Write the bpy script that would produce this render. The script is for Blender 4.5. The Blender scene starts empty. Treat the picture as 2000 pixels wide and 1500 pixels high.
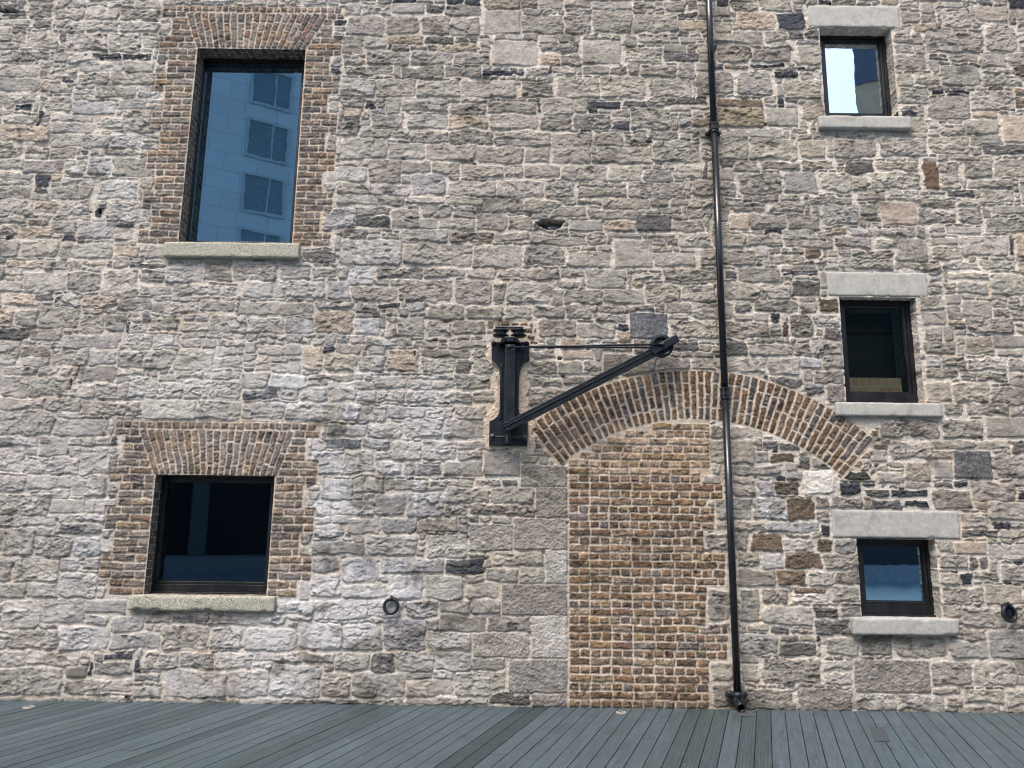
import bpy, bmesh, math, random
import numpy as np
from mathutils import Vector, Matrix

SC = bpy.context.scene
COL = SC.collection
rnd = random.Random(7)
rng = np.random.default_rng(11)

# ---------------------------------------------------------------- camera
F = 1502.0                     # focal length in pixels of the 2000 px wide photograph
TH = math.radians(10.97)       # the camera looks up
RO = math.atan(97 / 7750.0)    # slight roll
CD, CH = 8.2, 1.71             # distance to the wall, eye height
fwd = Vector((0, math.cos(TH), math.sin(TH)))
up0 = Vector((0, -math.sin(TH), math.cos(TH)))
rt0 = Vector((1, 0, 0))
RT = rt0 * math.cos(RO) + up0 * math.sin(RO)
UP = up0 * math.cos(RO) - rt0 * math.sin(RO)
CAM = Vector((0, -CD, CH))
cam = bpy.data.cameras.new("camera"); co = bpy.data.objects.new("camera", cam); COL.objects.link(co)
m = Matrix.Identity(4)
for i in range(3):
    m[i][0] = RT[i]; m[i][1] = UP[i]; m[i][2] = -fwd[i]; m[i][3] = CAM[i]
co.matrix_world = m
cam.sensor_width = 36; cam.lens = F * 36 / 2000; cam.clip_end = 2000; cam.clip_start = 0.05
SC.camera = co

# ---------------------------------------------------------------- sky, sun, exposure
SUN_EL, SUN_AZ = math.radians(57), math.radians(207)
w = bpy.data.worlds.new("World"); SC.world = w; w.use_nodes = True
nt = w.node_tree; bg = nt.nodes["Background"]
sk = nt.nodes.new("ShaderNodeTexSky"); sk.sky_type = 'NISHITA'; sk.sun_disc = False
sk.sun_elevation = SUN_EL; sk.sun_rotation = SUN_AZ; sk.dust_density = 3.5; sk.air_density = 1.0; sk.ozone_density = 0.6
nt.links.new(sk.outputs[0], bg.inputs[0]); bg.inputs[1].default_value = 0.13
sl = bpy.data.lights.new("sun", 'SUN'); so = bpy.data.objects.new("sun", sl); COL.objects.link(so)
sl.energy = 1.7; sl.angle = math.radians(28); sl.color = (1.0, 0.93, 0.84)
sdir = Vector((math.sin(SUN_AZ) * math.cos(SUN_EL), math.cos(SUN_AZ) * math.cos(SUN_EL), math.sin(SUN_EL)))
so.rotation_euler = sdir.to_track_quat('Z', 'Y').to_euler()
SC.view_settings.view_transform = 'Standard'; SC.view_settings.look = 'None'
SC.view_settings.exposure = 1.27; SC.view_settings.gamma = 1.0
SC.render.engine = 'CYCLES'
SC.cycles.pixel_filter_type = 'BLACKMAN_HARRIS'; SC.cycles.filter_width = 1.15

def at(px, py, Y=0.0):
    d = fwd * F + RT * (px - 1000) + UP * (750 - py)
    t = (Y - CAM.y) / d.y
    return CAM + d * t

def rect(x0, y0, x1, y1, Y=0.0):
    a, b, c, d = at(x0, y0, Y), at(x1, y0, Y), at(x1, y1, Y), at(x0, y1, Y)
    return ((a.x + d.x) / 2, (c.z + d.z) / 2, (b.x + c.x) / 2, (a.z + b.z) / 2)   # x0 z0 x1 z1

def quad(tl, tr, br, bl, Y=0.0):
    a, b, c, d = at(*tl, Y), at(*tr, Y), at(*br, Y), at(*bl, Y)
    return ((a.x + d.x) / 2, (c.z + d.z) / 2, (b.x + c.x) / 2, (a.z + b.z) / 2)

# ---------------------------------------------------------------- materials
def mat(name):
    mt = bpy.data.materials.new(name); mt.use_nodes = True
    return mt, mt.node_tree, mt.node_tree.nodes["Principled BSDF"]

def noise(nt, scale, detail=6, rough=0.6, vec=None, dist=0.0):
    n = nt.nodes.new("ShaderNodeTexNoise"); n.inputs['Scale'].default_value = scale
    n.inputs['Detail'].default_value = detail; n.inputs['Roughness'].default_value = rough
    n.inputs['Distortion'].default_value = dist
    if vec is not None: nt.links.new(vec, n.inputs['Vector'])
    return n.outputs['Fac']

def mapped(nt, sx, sy, sz):
    g = nt.nodes.new("ShaderNodeNewGeometry"); mp = nt.nodes.new("ShaderNodeMapping")
    mp.inputs['Scale'].default_value = (sx, sy, sz); nt.links.new(g.outputs['Position'], mp.inputs['Vector'])
    return mp.outputs['Vector']

def maprange(nt, s, a, b, c, d):
    n = nt.nodes.new("ShaderNodeMapRange"); nt.links.new(s, n.inputs[0])
    for k, v in zip((1, 2, 3, 4), (a, b, c, d)): n.inputs[k].default_value = v
    return n.outputs[0]

def mixc(nt, f, a, b, mode='MIX'):
    n = nt.nodes.new("ShaderNodeMix"); n.data_type = 'RGBA'; n.blend_type = mode; n.clamp_factor = True
    for s, k in ((f, 0), (a, 6), (b, 7)):
        if isinstance(s, (int, float)): n.inputs[k].default_value = s
        elif isinstance(s, tuple): n.inputs[k].default_value = (*s[:3], 1)
        else: nt.links.new(s, n.inputs[k])
    return n.outputs[2]

def bump(nt, p, h, strength, dist):
    b = nt.nodes.new("ShaderNodeBump"); b.inputs['Strength'].default_value = strength
    b.inputs['Distance'].default_value = dist; nt.links.new(h, b.inputs['Height'])
    nt.links.new(b.outputs[0], p.inputs['Normal'])

def masonry_mat():
    mt, nt, p = mat("masonry")
    at_ = nt.nodes.new("ShaderNodeVertexColor"); at_.layer_name = "Col"
    v = mapped(nt, 1, 1, 1.5)
    n1 = noise(nt, 95, 5, 0.7, v); n2 = noise(nt, 28, 6, 0.65, v, 1.0)
    f = maprange(nt, n1, 0.3, 0.7, 0.72, 1.24); g = maprange(nt, n2, 0.3, 0.7, 0.82, 1.16)
    mu = nt.nodes.new("ShaderNodeMath"); mu.operation = 'MULTIPLY'; nt.links.new(f, mu.inputs[0]); nt.links.new(g, mu.inputs[1])
    cb = nt.nodes.new("ShaderNodeCombineColor")
    for k in range(3): nt.links.new(mu.outputs[0], cb.inputs[k])
    nt.links.new(mixc(nt, 1.0, at_.outputs['Color'], cb.outputs[0], 'MULTIPLY'), p.inputs['Base Color'])
    p.inputs['Roughness'].default_value = 0.88; p.inputs['Specular IOR Level'].default_value = 0.3
    hb = nt.nodes.new("ShaderNodeMath"); hb.operation = 'ADD'; nt.links.new(n1, hb.inputs[0]); nt.links.new(n2, hb.inputs[1])
    bump(nt, p, hb.outputs[0], 0.9, 0.006)
    return mt

def stone_mat(name, c1, c2, c3=None, sc=60, br=0.003, rough=0.85, contrast=(0.35, 0.65), stain=None):
    mt, nt, p = mat(name)
    v = mapped(nt, 1, 1, 1)
    n1 = noise(nt, sc, 8, 0.7, v); n2 = noise(nt, 7, 6, 0.65, v, 0.8)
    c = mixc(nt, maprange(nt, n1, contrast[0], contrast[1], 0, 1), c1, c2)
    if c3: c = mixc(nt, maprange(nt, n2, 0.48, 0.66, 0, 0.8), c, c3)
    if stain:
        n3 = noise(nt, 1.0, 5, 0.6, mapped(nt, 9, 3, 1.6), 0.4)
        c = mixc(nt, maprange(nt, n3, 0.56, 0.72, 0, 0.7), c, stain)
    nt.links.new(c, p.inputs['Base Color']); p.inputs['Roughness'].default_value = rough
    bump(nt, p, n1, 0.8, br)
    return mt

def paint_mat(name, c, rough=0.3, sc=40, br=0.0015, spec=0.5):
    mt, nt, p = mat(name)
    n1 = noise(nt, sc, 5, 0.6, mapped(nt, 1, 1, 1)); n2 = noise(nt, 9, 5, 0.7, mapped(nt, 1, 1, 0.5))
    nt.links.new(mixc(nt, maprange(nt, n2, 0.45, 0.7, 0, 0.6), c, tuple(x * 2.2 + 0.006 for x in c)), p.inputs['Base Color'])
    nt.links.new(maprange(nt, n2, 0.3, 0.7, rough * 0.75, rough * 1.4), p.inputs['Roughness'])
    p.inputs['Specular IOR Level'].default_value = spec
    bump(nt, p, n1, 0.5, br)
    return mt

def glass_mat(name, refl, rcol, tcol, wob=0.0006):
    mt = bpy.data.materials.new(name); mt.use_nodes = True; nt = mt.node_tree; nt.nodes.clear()
    out = nt.nodes.new("ShaderNodeOutputMaterial"); mx = nt.nodes.new("ShaderNodeMixShader")
    gl = nt.nodes.new("ShaderNodeBsdfGlossy"); gl.inputs['Roughness'].default_value = 0.01; gl.inputs['Color'].default_value = (*rcol, 1)
    tr = nt.nodes.new("ShaderNodeBsdfTransparent"); tr.inputs['Color'].default_value = (*tcol, 1)
    fr = nt.nodes.new("ShaderNodeFresnel"); fr.inputs['IOR'].default_value = 1.5
    f = maprange(nt, fr.outputs[0], 0.04, 1.0, refl, 1.0)
    nt.links.new(f, mx.inputs[0]); nt.links.new(tr.outputs[0], mx.inputs[1]); nt.links.new(gl.outputs[0], mx.inputs[2])
    nt.links.new(mx.outputs[0], out.inputs[0])
    n = noise(nt, 2.2, 3, 0.5, mapped(nt, 1, 1, 0.8))
    b = nt.nodes.new("ShaderNodeBump"); b.inputs['Strength'].default_value = 1.0; b.inputs['Distance'].default_value = wob
    nt.links.new(n, b.inputs['Height']); nt.links.new(b.outputs[0], gl.inputs['Normal']); 
    return mt

def flat_mat(name, c, rough=0.7, sc=12, var=0.25):
    mt, nt, p = mat(name)
    n = noise(nt, sc, 5, 0.6, mapped(nt, 1, 1, 1))
    nt.links.new(mixc(nt, maprange(nt, n, 0.3, 0.7, 0, 1), tuple(x * (1 - var) for x in c), tuple(x * (1 + var) for x in c)), p.inputs['Base Color'])
    p.inputs['Roughness'].default_value = rough
    return mt

M_MAS = masonry_mat()
M_CONC = stone_mat("limestone", (0.36, 0.352, 0.325), (0.46, 0.448, 0.41), (0.30, 0.293, 0.27), 35, 0.004, stain=(0.25, 0.23, 0.19))
M_CONC2 = stone_mat("limestone_stained", (0.35, 0.345, 0.325), (0.46, 0.452, 0.425), (0.29, 0.285, 0.265), 30, 0.004, stain=(0.34, 0.24, 0.15))
M_GRAN = stone_mat("granite", (0.20, 0.19, 0.15), (0.56, 0.54, 0.46), (0.36, 0.36, 0.25), 70, 0.007, contrast=(0.42, 0.58))
M_BLACK = paint_mat("black_paint", (0.007, 0.008, 0.012), 0.26, spec=.4)
M_IRON = paint_mat("black_iron_paint", (0.006, 0.009, 0.014), 0.36, 60, 0.003, .35)
for _m in (M_IRON, M_BLACK):
    _q = _m.node_tree.nodes["Principled BSDF"]; _q.inputs['Coat Weight'].default_value = .22; _q.inputs['Coat Roughness'].default_value = .10
M_FRAME = paint_mat("window_frame_black", (0.006, 0.0065, 0.008), 0.36, 30, 0.0003)

# ---------------------------------------------------------------- object helpers
def tag(o, label=None, cat=None, group=None, kind=None):
    if label: o['label'] = label
    if cat: o['category'] = cat
    if group: o['group'] = group
    if kind: o['kind'] = kind
    return o

def empty(name, loc, label, cat, group=None):
    o = bpy.data.objects.new(name, None); COL.objects.link(o); o.location = loc; o.empty_display_size = 0.1
    return tag(o, label, cat, group)

def adopt(o, parent):
    if parent is not None:
        o.parent = parent; pm = Matrix.Translation(root_loc(parent)); o.matrix_parent_inverse = pm.inverted()

def root_loc(p):
    v = Vector((0, 0, 0))
    while p is not None:
        if p.type == 'EMPTY': v = Vector(p.location)
        p = p.parent
    return v

def link(name, bm, material, parent=None, smooth=False, bevel=0, seg=2):
    me = bpy.data.meshes.new(name)
    bmesh.ops.recalc_face_normals(bm, faces=bm.faces)
    bm.to_mesh(me); bm.free()
    me.materials.append(material)
    if smooth: me.shade_smooth()
    o = bpy.data.objects.new(name, me); COL.objects.link(o)
    if parent is not None:
        o.parent = parent
        if parent.type == 'EMPTY':
            o.matrix_parent_inverse = Matrix.Translation(-Vector(parent.location))
    if bevel:
        b = o.modifiers.new("bevel", 'BEVEL'); b.width = bevel; b.segments = seg; b.limit_method = 'ANGLE'; b.angle_limit = math.radians(40)
    return o

def box(bm, x0, y0, z0, x1, y1, z1, M=None):
    vs = [bm.verts.new((x, y, z)) for x in (x0, x1) for y in (y0, y1) for z in (z0, z1)]
    for f in ((0, 1, 3, 2), (4, 6, 7, 5), (0, 4, 5, 1), (2, 3, 7, 6), (0, 2, 6, 4), (1, 5, 7, 3)):
        bm.faces.new([vs[i] for i in f])
    if M is not None:
        for v in vs: v.co = M @ v.co
    return vs

def tube(bm, p0, p1, r, seg=20, r1=None, cap=True):
    p0, p1 = Vector(p0), Vector(p1); d = (p1 - p0).normalized()
    a = d.orthogonal().normalized(); b = d.cross(a); r1 = r if r1 is None else r1
    A = [bm.verts.new(p0 + (a * math.cos(t) + b * math.sin(t)) * r) for t in [2 * math.pi * k / seg for k in range(seg)]]
    B = [bm.verts.new(p1 + (a * math.cos(t) + b * math.sin(t)) * r1) for t in [2 * math.pi * k / seg for k in range(seg)]]
    for k in range(seg): bm.faces.new((A[k], A[(k + 1) % seg], B[(k + 1) % seg], B[k]))
    if cap: bm.faces.new(A[::-1]); bm.faces.new(B)

def lathe(bm, c, axis, prof, seg=32, cap=True):       # prof: (distance along axis, radius)
    c = Vector(c); d = Vector(axis).normalized(); a = d.orthogonal().normalized(); b = d.cross(a)
    rings = []
    for h, r in prof:
        rings.append([bm.verts.new(c + d * h + (a * math.cos(t) + b * math.sin(t)) * max(r, 1e-4)) for t in [2 * math.pi * k / seg for k in range(seg)]])
    for i in range(len(rings) - 1):
        for k in range(seg):
            bm.faces.new((rings[i][k], rings[i][(k + 1) % seg], rings[i + 1][(k + 1) % seg], rings[i + 1][k]))
    if cap: bm.faces.new(rings[0][::-1]); bm.faces.new(rings[-1])
    else: bmesh.ops.remove_doubles(bm, verts=rings[0] + rings[-1], dist=1e-5)

def torus(bm, c, nrm, R, r, seg=40, ms=12):
    c = Vector(c); n = Vector(nrm).normalized(); a = n.orthogonal().normalized(); b = n.cross(a)
    g = []
    for i in range(seg):
        t = 2 * math.pi * i / seg; e = a * math.cos(t) + b * math.sin(t)
        g.append([bm.verts.new(c + e * (R + r * math.cos(q)) + n * (r * math.sin(q))) for q in [2 * math.pi * k / ms for k in range(ms)]])
    for i in range(seg):
        for k in range(ms):
            bm.faces.new((g[i][k], g[(i + 1) % seg][k], g[(i + 1) % seg][(k + 1) % ms], g[i][(k + 1) % ms]))

def prism(bm, pts, y0, y1):                 # polygon in x,z pushed through y
    A = [bm.verts.new((p[0], y0, p[1])) for p in pts]; B = [bm.verts.new((p[0], y1, p[1])) for p in pts]
    n = len(pts)
    bm.faces.new(A); bm.faces.new(B[::-1])
    for k in range(n): bm.faces.new((A[k], B[k], B[(k + 1) % n], A[(k + 1) % n]))
# ---------------------------------------------------------------- the masonry, worked out as a height field of real relief
# Stones as read off the photograph: tile origin, then x0 y0 x1 y1 type, in tile units (2000/700 to a pixel)
TILES = {
 (0, 0): """15 55 140 90 d;165 45 290 100 g;310 50 475 110 g;0 110 165 150 g;185 125 290 160 d;300 115 470 185 g;675 55 890 115 e;480 45 665 110 g;480 120 660 180 g;670 125 890 180 g;80 165 150 190 d;145 180 330 270 g;370 190 600 285 g;610 190 790 290 g;800 210 930 270 g;0 160 75 240 g;90 290 275 345 e;300 295 385 350 g;390 300 520 360 g;510 300 670 330 D;680 305 845 335 D;690 345 860 400 g;0 290 85 350 g;0 365 215 430 g;220 380 430 440 g;440 345 680 400 g;615 405 900 470 e;440 410 605 470 g;0 440 225 510 g;230 470 285 515 t;290 470 410 520 g;530 480 760 545 g;770 480 890 545 n;85 580 180 615 D;0 520 200 570 g;250 540 400 620 g;410 570 650 640 N;660 555 820 610 n;290 640 520 680 g;20 645 200 690 g;540 660 700 720 g;700 655 870 740 g;300 690 530 740 g;0 700 290 790 t;290 745 460 820 g;465 750 610 830 n;620 750 790 830 n;45 870 130 890 D;0 885 130 945 g;135 895 350 970 g;355 895 480 970 n;495 880 615 970 N;630 880 840 985 g;590 840 780 865 e;350 990 530 1035 g;0 960 110 1030 g;550 1010 760 1110 n;190 1050 270 1075 d;290 1045 440 1110 g;0 1040 170 1110 g;0 1130 100 1190 g;100 1130 190 1200 g;200 1120 320 1190 t;330 1120 500 1200 g;600 1130 810 1240 n;540 1160 580 1215 D;160 1225 230 1260 b;235 1225 275 1260 e;0 1210 140 1240 g;0 1255 100 1310 g;105 1265 290 1330 t;290 1230 430 1300 g;440 1240 640 1330 n;640 1270 745 1340 g;0 1340 110 1430 g;130 1340 330 1430 g;340 1360 630 1440 g;640 1375 780 1430 t;50 1455 240 1495 t;300 1445 450 1480 g;460 1455 590 1480 t;1940 100 2000 190 g;1875 205 2000 300 g;1920 310 2000 400 g;1855 440 2000 530 g;1910 560 2000 595 g;1840 670 2000 755 g;1905 770 2000 890 g;1840 900 2000 930 g;1830 935 2000 1010 n;1885 1020 2000 1085 g;1880 1095 2000 1140 g;1820 1160 1980 1265 N;1890 1340 2000 1440 g;1690 1400 1875 1465 d;1690 0 1830 30 g;1150 0 1310 14 g""",
 (650, 0): """35 20 150 85 g;160 25 325 85 g;330 20 510 75 f;520 25 620 75 d;630 30 825 90 e;80 90 285 200 g;300 90 475 190 h;495 90 650 190 g;655 100 820 195 g;845 60 1045 190 f;1055 90 1285 190 g;1295 90 1440 190 g;1450 60 1665 185 g;1675 85 1930 180 g;1935 110 2000 175 t;10 205 170 300 g;180 210 295 270 g;305 200 505 245 t;520 205 670 240 d;890 230 1140 365 f;1160 245 1370 290 g;1155 305 1265 365 t;1275 305 1385 365 g;1395 230 1605 355 f;1700 205 1875 240 g;1630 265 1830 355 g;1845 300 2000 345 d;190 290 425 365 e;435 285 665 365 g;680 300 870 360 g;580 245 800 285 t;70 375 335 415 g;380 375 615 440 e;630 375 830 430 e;840 395 1065 420 D;1080 375 1190 420 g;1220 375 1355 415 g;1395 370 1545 415 e;1555 375 1640 415 e;1720 365 1920 430 g;0 435 235 540 n;245 440 460 540 g;470 450 710 540 g;720 450 1020 545 g;1055 450 1225 545 e;1255 435 1480 545 g;1490 425 1740 545 g;1790 440 2000 545 g;60 560 175 610 g;385 560 640 620 g;660 580 860 640 g;870 570 1130 630 g;1430 570 1605 605 D;1625 565 1750 595 d;1755 560 1855 595 g;1860 555 2000 585 d;640 640 860 720 t;880 640 1145 720 g;1160 645 1335 725 g;1345 640 1550 720 g;1665 605 1880 720 g;1560 690 1655 725 D;415 640 635 715 g;210 640 390 710 g;60 605 150 655 t;220 725 420 775 g;430 725 650 800 g;655 730 895 810 e;905 735 1215 775 g;980 780 1215 815 g;1225 740 1440 910 g;1450 745 1610 810 g;1630 750 1750 795 g;1760 735 1925 775 g;50 770 300 885 g;310 800 510 890 g;520 810 795 900 g;805 820 1060 910 g;1075 825 1205 910 g;1480 820 1785 915 g;1790 790 2000 910 g;0 935 190 1015 n;205 900 380 1025 h;385 905 545 965 g;555 910 710 970 g;720 925 945 990 g;955 930 1050 990 g;1060 925 1275 990 g;1285 925 1525 1010 g;1540 925 1725 1015 g;1735 950 1895 1015 g;1910 925 2000 1000 g;20 1025 215 1080 g;220 1035 435 1085 n;440 980 630 1085 N;645 1010 905 1095 g;915 1010 1180 1100 g;1190 1015 1345 1100 g;1370 1050 1640 1100 g;1650 1020 1960 1110 e;20 1085 240 1145 n;250 1090 410 1150 g;420 1095 625 1130 g;635 1100 830 1140 g;835 1105 1060 1185 g;1065 1120 1270 1190 g;1370 1110 1490 1140 g;1500 1110 1765 1165 h;1770 1110 1865 1155 g;0 1160 120 1270 N;130 1160 315 1205 e;130 1212 315 1265 d;330 1165 480 1275 g;500 1140 660 1215 n;670 1185 790 1220 g;800 1185 965 1285 g;975 1210 1110 1285 e;590 1225 785 1280 g;1215 1150 1410 1210 g;1425 1170 1690 1225 g;1320 1230 1505 1290 f;1510 1235 1685 1290 t;1690 1200 1890 1290 d;1895 1235 2000 1295 g;370 1285 635 1350 g;645 1300 890 1350 e;900 1300 1070 1345 g;1530 1300 1720 1325 f;1755 1305 1910 1325 f;1100 1320 1415 1365 g;45 1340 385 1480 n;400 1360 775 1475 g;785 1370 1055 1490 g;1065 1370 1290 1480 g;1310 1410 1550 1490 g;1575 1340 1780 1490 f;1790 1400 2000 1490 g""",
 (1300, 0): """0 10 110 60 g;180 40 360 95 f;375 20 510 65 g;525 0 700 60 g;855 0 920 25 D;0 75 65 110 g;85 120 230 170 t;70 75 170 95 d;400 70 610 170 t;625 75 770 160 D;1315 70 1420 130 h;1380 140 1510 180 t;1540 50 1700 150 g;1725 30 1910 120 h;685 170 775 215 d;785 175 852 215 d;560 180 670 230 g;370 180 545 240 g;275 185 365 235 g;1450 175 1770 295 g;1790 140 1960 285 g;1275 155 1360 195 g;1275 210 1430 245 g;1280 255 1380 300 g;0 290 175 345 e;285 250 470 350 h;480 270 700 345 e;745 260 865 360 g;1285 310 1455 390 e;1480 320 1575 340 d;1590 310 1740 350 g;1755 300 1900 375 g;1915 290 2000 370 h;250 370 320 390 D;330 365 460 385 b;475 360 660 380 D;680 375 775 390 d;610 405 735 435 D;170 405 375 530 g;400 400 590 530 g;660 450 865 550 g;1535 370 1750 475 g;1770 385 1980 405 g;1770 415 1980 480 g;1290 410 1375 480 g;1390 410 1520 470 g;1945 375 2000 430 b;1950 495 2000 535 b;1950 550 2000 600 b;10 550 230 580 d;290 555 540 595 b;290 600 545 710 y;565 605 735 705 f;150 660 250 710 y;765 580 880 665 h;1305 495 1465 580 g;1490 505 1550 530 D;1560 505 1695 520 D;1470 545 1700 670 g;1705 510 1940 620 g;1320 620 1400 645 D;1885 650 2000 795 T;1670 670 1860 750 g;1705 760 1880 820 g;1715 630 1850 660 t;0 780 190 900 g;200 775 455 890 g;465 770 735 890 h;750 785 890 880 h;935 780 1170 880 e;1190 770 1455 875 g;1470 760 1695 860 h;695 715 790 745 g;305 730 450 775 g;1770 810 2000 860 d;1580 865 1750 895 h;380 910 510 960 g;535 905 745 950 e;760 895 930 945 h;1005 905 1160 970 d;1175 905 1410 950 h;1440 905 1520 1055 R;1525 905 1640 1050 g;1665 900 1820 990 g;1835 890 2000 985 g;50 920 205 990 g;0 1005 90 1100 g;150 1010 390 1095 g;405 970 645 1085 g;665 965 840 1075 n;865 965 1040 1065 g;1045 985 1120 1060 g;1140 960 1420 1055 g;1685 1005 1935 1050 g;1570 1060 1715 1095 d;1785 1065 1935 1130 g;30 1110 120 1150 g;130 1115 300 1165 g;330 1120 480 1155 e;490 1090 625 1120 e;640 1090 750 1120 g;800 1095 1040 1140 g;1075 1075 1230 1115 g;1245 1085 1560 1120 g;585 1125 770 1180 g;380 1155 560 1185 h;880 1140 1070 1255 n;1085 1140 1180 1205 g;1205 1130 1395 1255 T;1410 1120 1620 1160 g;1630 1110 1760 1155 g;1820 1150 2000 1195 f;1410 1175 1620 1245 e;1640 1165 1760 1240 g;1780 1215 2000 1295 e;40 1230 215 1290 g;360 1200 460 1280 T;470 1200 665 1280 g;675 1190 860 1280 g;1565 1265 1755 1305 f;890 1275 1010 1310 t;1035 1280 1120 1315 N;1150 1285 1345 1320 g;80 1305 250 1380 g;260 1305 440 1380 g;445 1310 650 1375 g;665 1340 930 1380 e;950 1325 1145 1380 e;1170 1335 1280 1380 g;1285 1330 1460 1460 g;1480 1330 1630 1365 f;1650 1320 1910 1425 g;1490 1375 1655 1450 g;0 1400 160 1480 g;190 1395 500 1480 g;575 1395 740 1470 g;895 1395 1025 1460 g;1040 1395 1265 1460 e;775 1390 870 1465 b;1960 1310 2000 1440 t;1760 1455 1940 1500 g""",
 (0, 500): """45 25 240 70 t;250 25 450 80 g;130 90 370 195 g;380 95 560 195 g;575 75 770 230 g;725 45 920 70 d;780 100 915 150 e;930 60 1125 150 n;1135 35 1290 135 e;1305 45 1545 130 e;1570 65 1730 130 n;1745 60 1880 120 g;0 140 120 200 g;30 205 190 280 t;195 205 290 245 d;300 220 450 290 g;460 220 640 290 t;655 235 840 305 e;780 170 960 215 n;1005 165 1320 215 g;1370 140 1520 230 n;1530 140 1810 235 n;1830 150 1950 235 N;850 255 1110 320 g;1120 245 1300 310 g;1340 260 1745 330 g;1755 310 1970 430 t;1765 250 1890 290 n;220 275 440 400 h;0 290 70 400 t;90 300 210 390 g;450 330 580 430 g;590 330 700 420 g;840 345 1000 415 g;1020 370 1160 420 g;1165 330 1380 435 g;1390 345 1580 430 g;1590 350 1750 430 N;0 410 165 465 d;175 405 345 470 h;350 440 660 520 n;670 440 850 520 g;860 440 1000 510 n;0 475 110 610 g;120 500 270 560 h;280 520 490 610 g;495 530 650 610 n;655 535 795 625 e;800 530 970 630 g;980 515 1195 640 g;1200 560 1350 620 g;1430 500 1580 550 g;1690 505 1800 635 t;1810 510 1870 545 D;1810 550 1990 640 h;20 620 205 665 g;215 620 330 665 g;465 620 645 700 g;650 635 800 665 g;990 645 1140 680 g;1505 665 1715 740 W;1725 660 1970 690 g;1340 650 1500 735 g;170 675 380 775 g;725 680 870 790 n;880 705 1020 790 n;1030 695 1165 795 g;1170 695 1350 790 g;1365 745 1555 795 D;1565 740 1675 800 g;1685 735 1820 805 n;1830 700 1990 810 n;540 710 715 800 g;425 720 535 790 g;0 790 240 855 h;250 790 460 860 g;465 815 775 890 g;800 805 1090 910 g;1100 810 1345 905 g;1355 820 1585 905 n;1595 820 1895 915 g;1900 835 2000 915 W;0 865 295 1000 g;305 915 605 1000 g;310 865 460 905 g;0 1010 215 1060 n;225 1010 380 1120 g;390 1010 605 1060 g;0 1075 130 1200 g;145 1070 205 1110 f;450 1070 650 1215 n;140 1125 440 1210 g;0 1225 140 1310 e;150 1220 400 1300 g;410 1220 590 1340 g;0 1325 280 1450 g;1825 935 2000 1000 n;1820 1020 2000 1070 s;1745 1090 1920 1210 N;1925 1090 2000 1200 n;1790 1235 1970 1355 N;1715 1370 1860 1445 n;1870 1375 2000 1450 n""",
 (650, 500): """90 55 225 165 N;250 65 505 125 e;510 70 735 120 g;745 70 915 130 g;930 75 1115 125 g;1120 75 1265 130 g;1275 75 1400 115 g;1415 75 1630 180 g;1245 135 1375 180 g;1675 95 1830 130 g;1845 75 2000 150 g;1740 155 1935 265 g;1950 160 2000 260 g;0 145 85 235 N;110 170 360 245 g;405 135 660 255 e;680 140 885 265 g;970 150 1215 260 g;895 150 960 250 g;1290 190 1500 265 g;1505 185 1730 265 g;1230 205 1280 270 g;0 260 110 290 n;170 265 250 295 n;265 265 375 290 D;535 270 730 355 g;750 280 945 350 g;965 285 1105 350 g;1120 275 1290 345 g;1300 275 1450 350 g;1465 320 1635 370 g;1485 275 1620 310 g;1630 275 1785 310 g;130 350 260 440 N;360 345 510 445 g;525 365 660 445 g;670 360 850 435 e;1155 360 1355 455 g;1365 380 1580 455 g;1660 320 1865 460 s;1890 330 2000 380 g;1890 385 2000 450 g;190 460 440 505 g;455 470 585 510 g;640 470 850 510 g;0 555 135 650 h;145 555 290 640 g;310 530 480 640 t;490 520 650 560 g;500 570 685 650 g;690 575 775 600 g;695 605 775 655 d;790 560 900 655 g;1285 525 1450 575 T;1095 530 1240 570 g;1095 585 1240 655 g;1255 590 1390 655 g;1400 590 1500 640 n;1510 550 1800 660 e;1810 570 1990 640 e;65 665 205 685 n;220 670 420 740 g;430 670 560 690 g;565 665 670 690 n;685 665 880 740 g;1070 680 1275 730 g;1280 670 1500 720 e;0 705 120 810 N;125 700 230 750 g;400 695 560 745 g;565 700 680 735 g;130 755 235 815 n;245 755 400 815 e;410 755 565 815 g;575 755 775 820 g;785 755 920 815 g;1090 740 1300 830 g;50 830 145 915 W;150 835 300 920 g;305 840 515 905 g;520 840 665 905 g;675 835 850 910 g;30 945 185 1010 g;190 935 385 1015 g;400 905 610 1010 e;620 915 850 1015 g;0 1025 155 1075 s;170 1020 310 1070 N;325 1035 495 1135 g;505 1030 690 1130 e;700 1035 860 1080 g;845 1095 1045 1225 f;65 1090 230 1225 W;240 1090 320 1135 g;245 1150 380 1220 n;400 1150 605 1220 d;620 1150 835 1225 g;700 1090 835 1135 g;0 1240 100 1360 N;110 1240 285 1320 g;300 1245 530 1310 e;540 1250 780 1290 g;790 1245 935 1280 e;945 1245 1030 1280 d;1050 1170 1305 1285 q;1135 1290 1305 1455 q;0 1370 230 1445 n;235 1325 400 1445 n;410 1325 620 1450 W;630 1290 870 1375 g;880 1290 1125 1375 g;655 1385 745 1450 e;765 1385 1125 1445 e""",
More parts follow.
